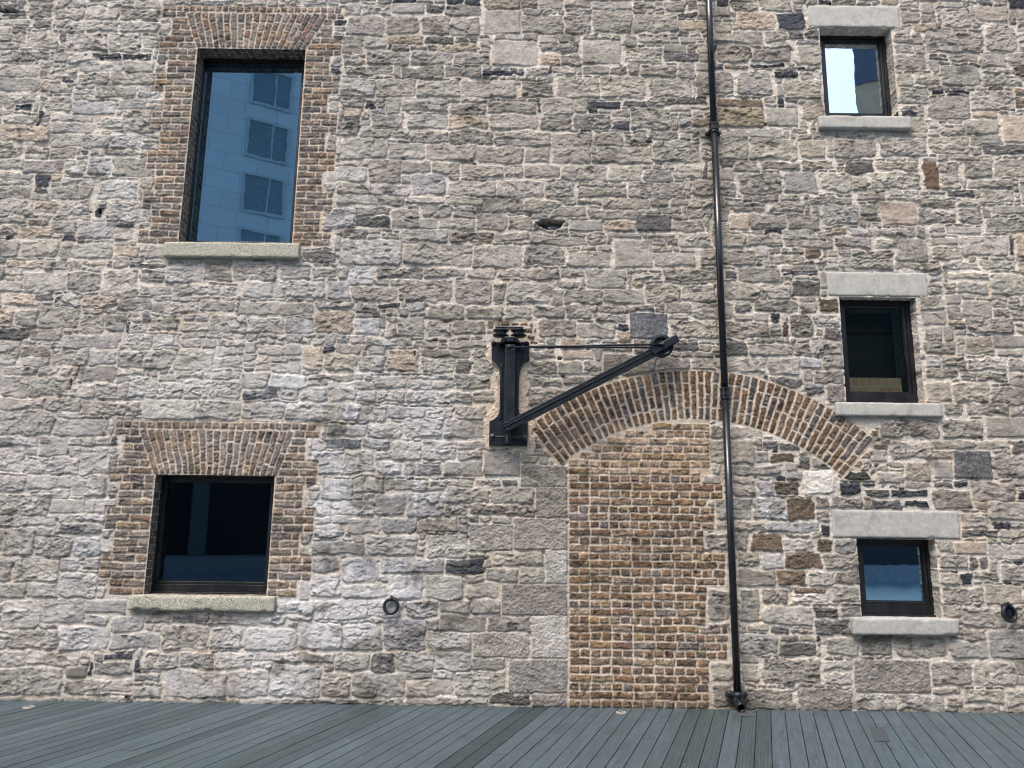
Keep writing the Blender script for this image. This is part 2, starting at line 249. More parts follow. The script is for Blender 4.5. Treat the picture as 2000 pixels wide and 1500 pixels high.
 (1300, 500): """0 0 110 50 g;330 0 500 50 g;580 0 900 40 g;0 70 70 130 g;80 70 280 130 g;330 80 390 130 d;405 65 630 145 g;650 50 845 90 e;655 95 840 105 D;1290 40 1520 75 e;970 0 1270 75 g;1540 35 1740 75 g;1765 30 1955 75 f;0 165 75 260 g;90 160 280 250 g;330 150 525 245 g;565 165 700 240 g;710 140 860 220 d;1480 110 1545 140 N;1575 95 1800 130 g;1630 150 1800 210 g;1820 100 2000 215 g;0 270 145 320 g;150 260 375 350 g;500 250 735 310 e;750 260 835 315 g;850 235 965 315 B;390 285 480 320 d;1420 225 1545 300 e;1430 310 1560 385 g;1570 275 1650 360 g;1665 245 1810 345 g;25 360 285 455 g;335 370 575 455 g;655 385 690 445 R;700 330 815 450 e;585 375 645 450 g;825 330 970 380 g;840 405 880 445 g;890 400 975 465 d;1680 345 1935 430 e;1950 365 2000 430 g;1450 395 1540 470 g;1450 475 1615 540 g;1670 450 1825 545 h;1830 445 2000 510 f;1850 520 1990 555 g;20 475 185 525 d;465 500 715 555 g;735 485 805 545 g;815 480 985 545 g;340 480 450 555 d;150 570 280 660 g;335 565 560 650 g;570 570 750 660 n;755 570 860 620 W;870 555 985 620 g;1460 550 1530 620 n;1540 555 1670 615 h;1690 570 1895 635 g;1915 570 2000 645 g;830 640 985 705 e;1460 625 1630 680 e;1650 650 1735 685 g;1750 650 1910 700 g;1920 660 2000 725 g;900 710 1000 815 e;1460 700 1590 805 h;1610 710 1810 810 h;1820 735 2000 835 g;610 675 760 735 d;775 705 880 740 n;780 750 885 775 d;1555 820 1650 890 g;1675 820 1910 885 e;1920 830 2000 890 g;1550 910 1770 1015 g;1790 900 2000 1010 f;1195 945 1345 1015 e;1350 920 1530 1015 e;255 950 330 1015 e;355 955 540 1015 g;225 1030 490 1155 g;535 1030 620 1070 d;635 1045 740 1085 d;500 1090 570 1150 n;590 1105 710 1155 B;740 1125 805 1190 d;820 1130 910 1180 g;1245 1035 1480 1125 g;1490 1030 1725 1075 g;1735 1030 1920 1075 g;1940 1030 2000 1095 d;1610 1090 1815 1240 s;1495 1090 1600 1135 g;1500 1145 1600 1240 f;1340 1145 1480 1250 h;1840 1110 2000 1235 g;1250 1145 1330 1180 g;360 1170 640 1220 g;670 1210 760 1250 N;775 1200 940 1325 w;960 1200 1135 1245 D;975 1265 1085 1325 D;1100 1270 1165 1285 D;1110 1305 1235 1340 d;1250 1305 1460 1345 D;1180 1205 1330 1270 g;1340 1255 1470 1290 g;210 1230 310 1340 g;370 1235 500 1340 g;525 1250 605 1340 N;620 1260 740 1325 B;285 1350 480 1470 g;495 1355 665 1465 W;675 1345 825 1470 B;835 1345 910 1405 e;920 1345 1095 1405 e;1145 1360 1315 1410 d;1335 1370 1460 1400 D;1485 1305 1705 1410 e;1710 1260 1945 1365 g;1725 1370 1790 1410 t;1800 1370 2000 1470 g;840 1420 915 1480 g;1495 1265 1600 1290 d;1615 1260 1690 1285 D;1960 1320 2000 1350 D""",
 (0, 975): """285 0 475 75 f;490 0 645 75 f;395 85 640 120 n;0 90 120 150 g;125 90 315 145 g;15 160 190 315 g;200 160 305 205 g;325 140 570 190 d;195 215 400 315 e;410 215 560 310 N;0 325 60 460 g;75 330 325 460 g;335 325 440 400 n;465 325 610 395 e;330 415 540 550 n;0 475 145 545 g;155 475 320 545 n;10 560 230 725 n;245 560 470 690 n;480 560 705 630 f;470 645 610 695 n;625 650 805 735 n;45 735 320 830 g;330 710 610 840 N;625 745 890 835 n;815 650 955 690 e;965 650 1165 690 d;1170 650 1440 700 e;905 705 1160 835 e;1175 720 1350 835 n;1370 720 1655 840 n;1450 650 1590 700 g;1600 650 1740 675 g;1545 565 1745 635 n;1755 560 2000 670 n;1675 690 1905 835 N;1915 690 2000 840 n;0 850 145 930 g;150 845 440 925 g;590 860 745 890 D;810 855 990 945 e;1005 860 1190 940 e;1200 860 1405 940 n;1415 855 1675 905 g;1685 855 1865 905 g;1875 860 2000 955 g;520 905 730 980 e;0 940 340 1090 g;355 1005 560 1090 e;565 1005 735 1070 g;750 975 885 1015 d;755 900 785 960 D;490 905 510 990 D;745 1040 895 1100 g;915 955 1265 1105 n;1275 960 1500 1100 n;1510 925 1790 1105 n;1800 970 1950 1100 h;1960 970 2000 1100 g;0 1105 340 1135 g;345 1100 530 1135 g;750 1115 1300 1145 n;1310 1115 1700 1145 g;1715 5 1860 75 n;1870 0 2000 85 n;1760 145 1920 215 N;1750 235 2000 310 n;1690 325 1895 400 N;1735 415 1900 545 N;1920 325 2000 460 W;1910 480 2000 545 n;1705 95 1850 135 n""",
 (650, 975): """85 105 260 185 n;270 105 465 185 N;475 105 695 180 h;705 150 755 190 n;765 140 1000 285 q;1010 105 1305 280 q;190 200 475 315 n;525 200 750 325 n;0 235 170 310 N;760 300 870 325 g;895 295 1175 375 g;1190 285 1305 470 Q;60 330 245 465 W;265 330 430 410 W;435 330 615 410 W;630 335 845 415 D;855 390 1030 460 n;1045 380 1170 465 g;735 425 840 460 n;0 420 40 540 N;330 425 500 555 W;520 430 725 555 n;745 470 925 550 n;945 475 1305 645 q;55 475 305 555 n;0 560 190 670 n;195 565 390 660 n;410 565 590 660 N;605 560 760 635 g;770 560 935 640 g;600 645 860 735 g;870 650 1100 740 g;1110 650 1305 885 Q;0 700 50 835 N;60 710 265 840 n;285 670 515 845 N;525 670 590 725 n;525 740 770 835 n;785 745 1090 880 Q;20 855 200 955 g;210 860 345 965 d;350 855 555 965 n;565 855 770 950 n;770 890 960 945 g;985 895 1305 1075 q;890 960 960 1060 g;0 985 90 1095 n;105 970 405 1100 n;415 970 550 1005 n;560 955 670 1005 n;415 1010 660 1095 g;680 955 885 1095 n;0 1110 400 1145 g;420 1105 700 1145 g;705 1110 870 1145 g;880 1080 1095 1140 d;1110 1085 1305 1155 q""",
 (1300, 975): """380 125 550 175 g;565 125 855 180 N;870 145 915 205 D;385 190 450 290 e;470 195 650 290 B;665 215 820 280 w;850 225 930 290 B;945 225 1060 300 n;675 190 800 205 d;400 300 525 375 g;545 305 650 385 N;665 300 875 385 B;890 305 1075 385 g;405 395 610 480 e;620 395 780 480 b;800 400 940 480 n;945 400 1080 475 e;420 500 525 680 g;540 500 685 580 e;710 525 910 570 w;720 495 890 522 b;930 490 1080 570 g;550 595 810 700 n;825 600 965 655 d;985 600 1085 655 n;830 670 1020 750 d;460 705 570 735 g;585 710 680 745 d;695 725 810 745 e;420 755 620 860 n;635 800 835 870 d;900 770 1070 870 n;1090 770 1265 870 e;1285 775 1570 875 g;540 885 865 1025 e;890 900 1040 945 n;895 965 1040 1035 n;1055 895 1470 1075 q;1480 905 1700 1035 g;1715 905 1950 1040 g;430 920 520 1020 g;450 1050 710 1175 e;745 1060 1040 1180 g;1065 1085 1280 1175 n;1300 1090 1555 1175 n;1490 1050 1650 1085 g;1670 1060 1880 1140 g;1900 1060 2000 1150 g;1570 1100 1650 1150 g;250 910 380 1010 g;260 1030 370 1160 e;240 500 360 670 g;245 690 360 730 g;225 190 350 285 g;285 130 340 170 g;1520 235 1595 295 g;1615 240 1785 305 T;1800 250 2000 340 n;1530 320 1675 385 g;1690 320 1740 390 d;1750 320 1790 385 d;1535 410 1640 480 g;1650 410 1710 475 D;1720 405 1860 450 e;1880 365 2000 460 g;1550 495 1775 570 g;1790 480 1990 580 g;1545 590 1650 650 g;1660 600 1890 710 g;1670 730 1780 785 g;1590 790 1800 885 n;1805 730 2000 885 n;1650 80 1795 155 g;1820 130 1930 165 D;1655 170 1855 215 d"""}

S = 0.008
X0, X1, Z0, Z1 = -7.2, 7.2, -0.06, 8.9
NX, NZ = int((X1 - X0) / S) + 1, int((Z1 - Z0) / S) + 1
xs = (X0 + S * np.arange(NX)).astype(np.float32); zs = (Z0 + S * np.arange(NZ)).astype(np.float32)
GX, GZ = np.meshgrid(xs, zs)

def field(lx, lz, seed):
    r = np.random.default_rng(seed)
    fx = np.fft.rfftfreq(NX, S)[None, :]; fz = np.fft.fftfreq(NZ, S)[:, None]
    sp = np.exp(-((fx * lx) ** 2 + (fz * lz) ** 2) * 2.2)
    a = np.fft.irfft2(np.fft.rfft2(r.standard_normal((NZ, NX))) * sp, s=(NZ, NX))
    return (a / a.std()).astype(np.float32)

W1 = field(.16, .12, 1) * .008 + field(.045, .04, 2) * .0035
W2 = field(.16, .12, 3) * .008 + field(.045, .04, 4) * .0035
XW, ZW = GX + W1, GZ + W2                       # warped, for rubble
XB, ZB = GX + W1 * .36, GZ + W2 * .36            # slightly warped, for brick
N_rid = 1 - np.abs(field(.10, .05, 5) + .45 * field(.04, .025, 6)) * 1.25
N_rid2 = 1 - np.abs(field(.045, .022, 7) + .3 * field(.02, .015, 17)) * 1.3
N_med = field(.06, .035, 8); N_fine = field(.018, .014, 9); N_low = field(.9, .5, 10); N_vfine = field(.009, .009, 12)
N_mid = field(.22, .12, 13)
N_streak = .8 * field(.05, .40, 14) + .35 * field(.02, .16, 15) + .3 * field(.07, .10, 31); N_str2 = field(.35, .6, 16)
N_spk = field(.012, .012, 18); N_blot = field(.05, .04, 19); N_sq = field(.012, .05, 20)

# openings and dressed stone, read off the photograph
OPEN = {
 'A': dict(o=quad((387, 94), (595, 97), (572, 479), (346, 476)), g=((400, 127), (588, 132), (571, 476), (372, 471)), d=0.19),
 'B': dict(o=quad((303, 926), (538, 930), (518, 1164), (281, 1163)), g=((327, 942), (532, 942), (518, 1135), (311, 1136)), d=0.16),
 'C': dict(o=quad((1600, 55), (1742, 52), (1754, 231), (1613, 233)), g=((1607, 85), (1717, 83), (1725, 221), (1620, 225)), d=0.15),
 'D': dict(o=quad((1639, 580), (1790, 580), (1805, 788), (1653, 788)), g=((1648, 603), (1761, 604), (1772, 766), (1658, 768)), d=0.13),
 'E': dict(o=quad((1673, 1052), (1828, 1052), (1840, 1208), (1682, 1207)), g=((1683, 1066), (1800, 1066), (1806, 1175), (1689, 1174)), d=0.14)}
LINT = {'C': rect(1578, 12, 1756, 54), 'D': rect(1616, 532, 1811, 579), 'E': rect(1625, 997, 1873, 1051)}
SILLP = {'A': (318, 477, 584, 502, .07), 'B': (249, 1170, 536, 1194, .06), 'C': (1601, 234, 1781, 250, .07), 'D': (1634, 789, 1842, 813, .05), 'E': (1667, 1215, 1875, 1241, .08)}

LAB = np.ones((NZ, NX), np.uint8)               # 1 rubble, 2 surround A, 3 surround B, 4 arch, 5 infill, 0 opening
def ix(x): return int(round((x - X0) / S))
def iz(z): return int(round((z - Z0) / S))
def lab_rect(r, v): LAB[max(iz(r[1]), 0):iz(r[3]) + 1, ix(r[0]):ix(r[2]) + 1] = v

BL = []      # blocks: cx cz hw hh angle taper corner-radius kind region
def block(cx, cz, hw, hh, kind, reg, ang=0.0, tap=0.0, rr=.008): BL.append((cx, cz, hw, hh, ang, tap, rr, kind, reg))

BK = .0825       # brick course
def brickrow(xa, xb, zc, hh, reg, pat, first, kinds, reach=.228, hdr=.112, j=.012):
    """bricks from xa towards xb (either direction)"""
    s = 1 if xb > xa else -1; x = xa + s * .004; k = first
    while (xb - x) * s > .03:
        L = (reach if (pat == 'S' or (pat == 'M' and k % 2 == 0)) else hdr) * rnd.uniform(.94, 1.05)
        L = min(L, (xb - x) * s)
        if (xb - x) * s - L < .05: L = (xb - x) * s
        block(x + s * L / 2, zc + rnd.uniform(-.002, .002), max(L / 2 - j / 2, .012), hh, kinds(), reg, rnd.uniform(-.012, .012), 0, .010)
        x += s * L; k += 1

def surround(key, reg, courses, hdr_top, fan_top, fan_bot, ncol, wl, wr):
    o = OPEN[key]['o']; lab = reg
    kin = lambda: rnd.choice('1123345566')
    zt = at(*hdr_top[0]).z; ztop = (at(*hdr_top[0]).z + at(*hdr_top[1]).z) / 2
    n = round((ztop - o[1]) / BK); pitch = (ztop - o[1]) / n
    ft = [at(*p) for p in fan_top]; fb = [at(*p) for p in fan_bot]
    for i in range(n):
        za = ztop - (i + 1) * pitch; zc = za + pitch / 2
        g = ((i + 1) // 3) % 2
        lw, rw = wl[g], wr[g]
        # the fan bounds the rows beside it
        lx, rx = o[0], o[2]
        if zc > o[3]:
            t = min(max((zc - fb[0].z) / (ft[0].z - fb[0].z), 0), 1)
            lx = fb[0].x + (ft[0].x - fb[0].x) * t; rx = fb[1].x + (ft[1].x - fb[1].x) * t
            t2 = (zc - ft[0].z)
            if t2 > 0:                     # header row above the fan
                r_ = (o[0] - lw, za, o[2] + rw, za + pitch); lab_rect(r_, lab)
                x = o[0] - wl[0]
                while x < o[2] + wr[0] - .05:
                    L = .085 * rnd.uniform(.85, 1.15); block(x + L / 2, zc, L / 2 - .006, pitch / 2 - .008, kin(), reg, 0, 0, .008); x += L
                continue
        lab_rect((o[0] - lw - .004, za, o[0], za + pitch), lab); lab_rect((o[2], za, o[2] + rw + .004, za + pitch), lab)
        if zc > o[3]: lab_rect((o[0] - .01, za, o[2] + .01, za + pitch), lab)
        pat = 'S' if i % 2 == 0 else 'M'
        brickrow(lx, o[0] - lw, zc, pitch / 2 - .0075, reg, pat, 1, kin)
        brickrow(rx, o[2] + rw, zc, pitch / 2 - .0075, reg, pat, 1, kin)
    # the fan of upright bricks
    for k in range(ncol):
        u = (k + .5) / ncol
        b = fb[0].lerp(fb[1], u); t = ft[0].lerp(ft[1], u)
        wb = (fb[1].x - fb[0].x) / ncol; wt = (ft[1].x - ft[0].x) / ncol
        ang = math.atan2(-(t.x - b.x), (t.z - b.z)); Lh = (t - b).length
        cuts = [0, .22, .72, 1] if k % 2 else [0, .5, 1] if rnd.random() < .35 else [0, .48, .74, 1]
        if k % 2 == 0 and len(cuts) == 4 and rnd.random() < .5: cuts = [0, .28, .52, 1]
        for c0, c1 in zip(cuts, cuts[1:]):
            cm = (c0 + c1) / 2; p = b.lerp(t, cm); wd = wb + (wt - wb) * cm
            block(p.x, p.z, wd / 2 - .007, (c1 - c0) * Lh / 2 - .008, rnd.choice('13445568'), reg, -ang, (wt - wb) * (c1 - c0) * .25, .008)

OPEN['A']['o'] = tuple(round(v / S) * S for v in OPEN['A']['o'])
surround('A', 2, 28, ((365, 11), (640, 13)), ((362, 24), (642, 26)), ((385, 93), (596, 96)), 19, (.46, .335), (.43, .30))
surround('B', 3, 22, ((260, 821), (600, 825)), ((271, 836), (577, 841)), ((300, 925), (540, 930)), 21, (.485, .37), (.45, .31))

# segmental arch
AC = at(1372, 1255); _o = at(1372, 722); _i = at(1372, 819)
Ro, Ri = _o.z - AC.z, _i.z - AC.z
_e = at(1716, 846); A1 = math.atan2(_e.x - AC.x, _e.z - AC.z); _e = at(1040, 840); A0 = math.atan2(_e.x - AC.x, _e.z - AC.z)
ADX, ADZ = GX - AC.x, GZ - AC.z; AR = np.hypot(ADX, ADZ); AA = np.arctan2(ADX, ADZ)
LAB[(AR > Ri - .01) & (AR < Ro + .015) & (AA > A0 - .01) & (AA < A1 + .01)] = 4
NV = 47
for k in range(NV):
    a = A0 + (A1 - A0) * (k + .5) / NV; da = (A1 - A0) / NV
    T = Ro - Ri
    cuts = [0, .24, .74, 1] if k % 2 else [0, .48, .76, 1]
    if k % 2 == 0 and rnd.random() < .4: cuts = [0, .26, .52, 1]
    if rnd.random() < .12: cuts = [0, .5, 1]
    for c0, c1 in zip(cuts, cuts[1:]):
        r = Ri + T * (c0 + c1) / 2
        block(AC.x + r * math.sin(a), AC.z + r * math.cos(a), r * da / 2 - .0102, (c1 - c0) * T / 2 - .008, rnd.choice('7773c814371'), 4, a, da * (c1 - c0) * T * .25, .006)

# springer bricks beside the arch
for (x0, y0, x1, y1) in ((1028, 842, 1056, 858), (1020, 862, 1062, 876), (1030, 880, 1080, 892), (1040, 858, 1070, 866), (1700, 840, 1716, 852), (1690, 855, 1710, 865),
                         (1706, 868, 1732, 880), (1672, 884, 1708, 896), (1712, 884, 1734, 896), (1650, 900, 1686, 912), (1692, 902, 1733, 914)):
    r = rect(x0, y0, x1, y1); block((r[0] + r[2]) / 2, (r[1] + r[3]) / 2, (r[2] - r[0]) / 2 - .004, (r[3] - r[1]) / 2 - .003, rnd.choice('3566'), 1, 0, 0, .008)
# broken brick above the hoist
for (x0, y0, x1, y1) in ((952, 626, 963, 642), (966, 625, 976, 641), (978, 624, 994, 635), (997, 630, 1013, 635), (1015, 630, 1032, 636), (1035, 630, 1042, 640), (1024, 640, 1041, 650), (950, 645, 966, 653), (1030, 655, 1045, 662), (1035, 666, 1052, 672), (1043, 640, 1048, 648)):
    r = rect(x0, y0, x1, y1); block((r[0] + r[2]) / 2, (r[1] + r[3]) / 2, (r[2] - r[0]) / 2 - .002, (r[3] - r[1]) / 2 - .002, rnd.choice('7586'), 1, 0, 0, .008)

# brick infill under the arch
IL = at(1110, 1150).x
inf_edge = [(820, 915, 1387), (915, 950, 1368), (950, 972, 1412), (972, 990, 1380), (990, 1035, 1396), (1035, 1080, 1375), (1080, 1145, 1417), (1145, 1215, 1380), (1215, 1290, 1421), (1290, 1400, 1385)]
zb = at(1250, 1400).z; nrow = int((at(1372, 819).z - zb) / .0805)
for i in range(nrow + 1):
    za = zb + i * .0805; zc = za + .040
    # picture row of this height near x=1390
    py = min(range(815, 1400), key=lambda q: abs(at(1390, q).z - zc))
    xe = IL + .5
    for a, b, c in inf_edge:
        if a <= py < b: xe = at(c, py).x
    if py < 820: xe = at(1387, py).x
    xl = IL
    rr_ = Ri - .012
    if zc + .03 > AC.z:
        hz = zc + .02 - AC.z
        if hz >= rr_: continue
        lim = math.sqrt(rr_ * rr_ - hz * hz); xl = max(xl, AC.x - lim); xe = min(xe, AC.x + lim)
    sel = (GX >= xl) & (GX <= xe) & (GZ >= za) & (GZ < za + .0806) & (LAB == 1); LAB[sel] = 5
    pale = py < 925
    kk = (lambda: rnd.choice('9a99b')) if pale else (lambda: rnd.choice('12627c8127a4cc76'))
    brickrow(xl + (.0 if i % 2 else .0) , xe, zc, .0335, 5, 'S' if i % 2 == 0 else 'H', 0, kk, .222, .108, .012)
LAB[(AR < Ri - .0) & (GX > IL) & (GX < at(1387, 880).x) & (GZ > at(1250, 925).z) & (LAB == 1)] = 5

for k, v in OPEN.items():
    v['o'] = tuple(round(q / S) * S for q in v['o'])

# rubble read off the photograph
OCC = np.zeros((int((Z1 - Z0) / .02) + 2, int((X1 - X0) / .02) + 2), bool)
def occ(r, pad=.0):
    OCC[max(int((r[1] - pad - Z0) / .02), 0):int((r[3] + pad - Z0) / .02) + 1, max(int((r[0] - pad - X0) / .02), 0):int((r[2] + pad - X0) / .02) + 1] = True
for k, v in OPEN.items(): occ(v['o'])
for v in LINT.values(): occ(v)
for v in SILLP.values(): occ(rect(*v[:4], -v[4]))
sub = LAB != 1
ii, jj = np.nonzero(sub); OCC[((zs[ii] - Z0) / .02).astype(int), ((xs[jj] - X0) / .02).astype(int)] = True
PLATE = [(960, 668), (1034, 668), (1034, 702), (1026, 708), (1018, 720), (1015, 738), (1014, 802), (1020, 815), (1031, 822), (1030, 871), (955, 870), (956, 822), (966, 816), (974, 802), (976, 738), (973, 720), (966, 708), (959, 702)]
occ(rect(952, 664, 1036, 872))
occ(rect(948, 626, 1052, 668))
PIN = []
for (ox, oy), txt in TILES.items():
    for e in txt.split(';'):
        a = e.split(); x0, y0, x1, y1 = [float(q) * .35 for q in a[:4]]
        r = rect(ox + x0, oy + y0, ox + x1, oy + y1)
        if ox + x0 < 1: r = (r[0] - rnd.uniform(0, .25), r[1], r[2], r[3])
        if ox + x1 > 1999: r = (r[0], r[1], r[2] + rnd.uniform(0, .25), r[3])
        PIN.append((r, a[4]))
# the tiles overlap: a stone read twice is joined into one
def _ov(a, c):
    w_, h_ = min(a[2], c[2]) - max(a[0], c[0]), min(a[3], c[3]) - max(a[1], c[1])
    if w_ <= 0 or h_ <= 0: return 0, 0
    aa, ac = (a[2] - a[0]) * (a[3] - a[1]), (c[2] - c[0]) * (c[3] - c[1])
    return w_ * h_ / min(aa, ac), h_ / max(a[3] - a[1], c[3] - c[1]), 
_out = []
for r, kd in PIN:
    for n_, (q, kq) in enumerate(_out):
        o_ = _ov(r, q)
        if o_[0] > .22:
            wx = max(r[2], q[2]) - min(r[0], q[0])
            if o_[1] > .55 and wx < .62: _out[n_] = ((min(r[0], q[0]), (r[1] + q[1]) / 2, max(r[2], q[2]), (r[3] + q[3]) / 2), kq)
            elif (r[2] - r[0]) * (r[3] - r[1]) > (q[2] - q[0]) * (q[3] - q[1]): _out[n_] = (r, kd)
            break
    else: _out.append((r, kd))
PIN = _out
for r, kd in PIN:
    hw, hh = (r[2] - r[0]) / 2, (r[3] - r[1]) / 2
    rough = kd not in 'qQfsT'
    block((r[0] + r[2]) / 2, (r[1] + r[3]) / 2, max(hw + .0025, .012), max(hh + .002, .010), kd, 1, rnd.uniform(-.02, .02) if rough else 0, rnd.uniform(-.012, .012) if rough else 0, min(hw, hh) * (rnd.uniform(.08, .5) if rough else .1))
    occ(r, -.004)
# the rest of the wall, laid to fit round them
NZc, NXc = OCC.shape; tops = {}
for j in range(NZc):
    i = 0
    while i < NXc:
        if OCC[j, i]: i += 1; continue
        run = 1
        while i + run < NXc and not OCC[j, i + run] and run < 27: run += 1
        hm = 1
        while j + hm < NZc and not OCC[j + hm, i:i + min(run, 3)].any() and hm < 13: hm += 1
        q = rnd.random()
        h = rnd.choice((3, 3, 4, 4)) if q < .34 else rnd.choice((5, 6, 7)) if q < .74 else rnd.choice((8, 9, 10, 11))
        lt = tops.get(i - 1)
        if lt and rnd.random() < .6 and 3 <= lt - j <= 12: h = lt - j
        if hm - h < 3 or h > hm: h = hm
        wd = max(5, int(h * rnd.uniform(1.2, 3.4))); wd = min(wd, run)
        if run - wd < 4: wd = run
        k = 1
        while k < wd and not OCC[j:j + h, i + k].any(): k += 1
        wd = k
        OCC[j:j + h, i:i + wd] = True
        for c in range(i, i + wd): tops[c] = j + h
        if wd * .02 > .05 and h * .02 > .035:
            kd = rnd.choice('gggggggggnnehhff') if rnd.random() > .06 else rnd.choice('dDt')
            block(X0 + (i + wd / 2) * .02, Z0 + (j + h / 2) * .02, wd * .01 - .0055, h * .01 - .005, kd, 1, rnd.uniform(-.03, .03), rnd.uniform(-.015, .015), min(wd, h) * .01 * rnd.uniform(.1, .55))
        i += wd
del OCC

# pass 1: which block owns each point and how far inside it lies
D1 = np.full((NZ, NX), -1, np.float32); D2 = D1.copy(); ID = np.full((NZ, NX), -1, np.int32)
BRK = set('123456789abc')
def local(b, mg=.03):
    cx, cz, hw, hh, ang, tap, rr, kd, reg = b
    R = (hw + abs(tap)) * abs(math.cos(ang)) + hh * abs(math.sin(ang)) + mg; Q = hh * abs(math.cos(ang)) + (hw + abs(tap)) * abs(math.sin(ang)) + mg
    i0, i1 = max(ix(cx - R), 0), min(ix(cx + R) + 1, NX); j0, j1 = max(iz(cz - Q), 0), min(iz(cz + Q) + 1, NZ)
    if i0 >= i1 or j0 >= j1: return None
    sl_ = (slice(j0, j1), slice(i0, i1))
    A, B = (XB, ZB) if kd in BRK or kd in 'qQfsT' else (XW, ZW)
    dx, dz = A[sl_] - cx, B[sl_] - cz; c, s = math.cos(ang), math.sin(ang)
    return sl_, dx * c - dz * s, dx * s + dz * c
for n, b in enumerate(BL):
    L = local(b)
    if L is None: continue
    sl_, u, v = L; _, _, hw, hh, ang, tap, rr, kd, reg = b
    hwv = hw + tap * v / max(hh, .01)
    rr = min(rr, hw * .9, hh * .9)
    qx = np.abs(u) - (hwv - rr); qz = np.abs(v) - (hh - rr)
    d = rr - (np.hypot(np.maximum(qx, 0), np.maximum(qz, 0)) + np.minimum(np.maximum(qx, qz), 0))
    ok = (LAB[sl_] == reg)
    d = np.where(ok, d, -1)
    d1, d2, idd = D1[sl_], D2[sl_], ID[sl_]
    new = d > d1
    d2[:] = np.where(new, d1, np.maximum(d2, d)); idd[new] = n; d1[new] = d[new]
DE = np.where(D2 > 0, np.minimum(D1, (D1 - D2) * .8 - .004), D1)

# mortar
cpale = np.clip((-1.5 - GX) / 4.5 + .15, 0, 1) * np.clip((GZ - .5) / 3, .2, 1)
H = -.002 + .0016 * N_med + .0010 * N_fine + .0035 * cpale + .0012 * N_mid
H = H.astype(np.float32)
H[LAB != 1] = (-.003 + .0010 * N_med + .0008 * N_fine)[LAB != 1]
C = np.empty((NZ, NX, 3), np.float32)
H -= (.022 * np.clip(-(N_med * .6 + N_blot * .55 + N_low * .2) - 1.25, 0, 1) * (LAB == 1)).astype(np.float32)
mc = np.array((.55, .515, .455), np.float32)
C[:] = mc * (1 + .08 * N_blot + .05 * N_spk + .07 * N_low + .07 * N_mid)[..., None]
sm = np.clip(N_mid * .5, 0, 1)[..., None]; C[:] = C * (1 - sm * .25) + np.array((.42, .40, .36)) * sm * .25
warm = np.clip(field(.5, .3, 30) - .6, 0, 1)[..., None] * .5
C[:] = C * (1 - warm) + np.array((.50, .405, .30)) * warm
C[LAB > 1] *= np.array((.93, .885, .84), np.float32)

PAL = {'g': (.303, .292, .264), 'h': (.308, .288, .250), 'n': (.322, .318, .303), 'N': (.318, .322, .324), 'e': (.215, .206, .187), 'd': (.120, .119, .117), 'D': (.040, .045, .058),
       'f': (.30, .292, .27), 's': (.100, .108, .118), 'q': (.295, .281, .260), 'Q': (.38, .377, .36), 't': (.34, .295, .24), 'T': (.42, .365, .31), 'w': (.56, .54, .50), 'W': (.30, .308, .322),
       'b': (.15, .118, .09), 'B': (.115, .092, .068), 'R': (.105, .070, .050), 'y': (.23, .205, .155),
       '1': (.155, .115, .085), '2': (.20, .14, .095), '3': (.090, .082, .078), '4': (.135, .12, .112), '5': (.19, .165, .145), '6': (.235, .18, .13), '7': (.115, .074, .048), '8': (.155, .095, .066),
       '9': (.33, .26, .19), 'a': (.27, .20, .13), 'b2': (0, 0, 0), 'c': (.17, .11, .065)}
BRK_PAL = {'b': (.24, .185, .14), '9': (.33, .25, .18), 'a': (.24, .165, .09)}
regx = np.clip((GX + 1.0) / 5, -1, 1)
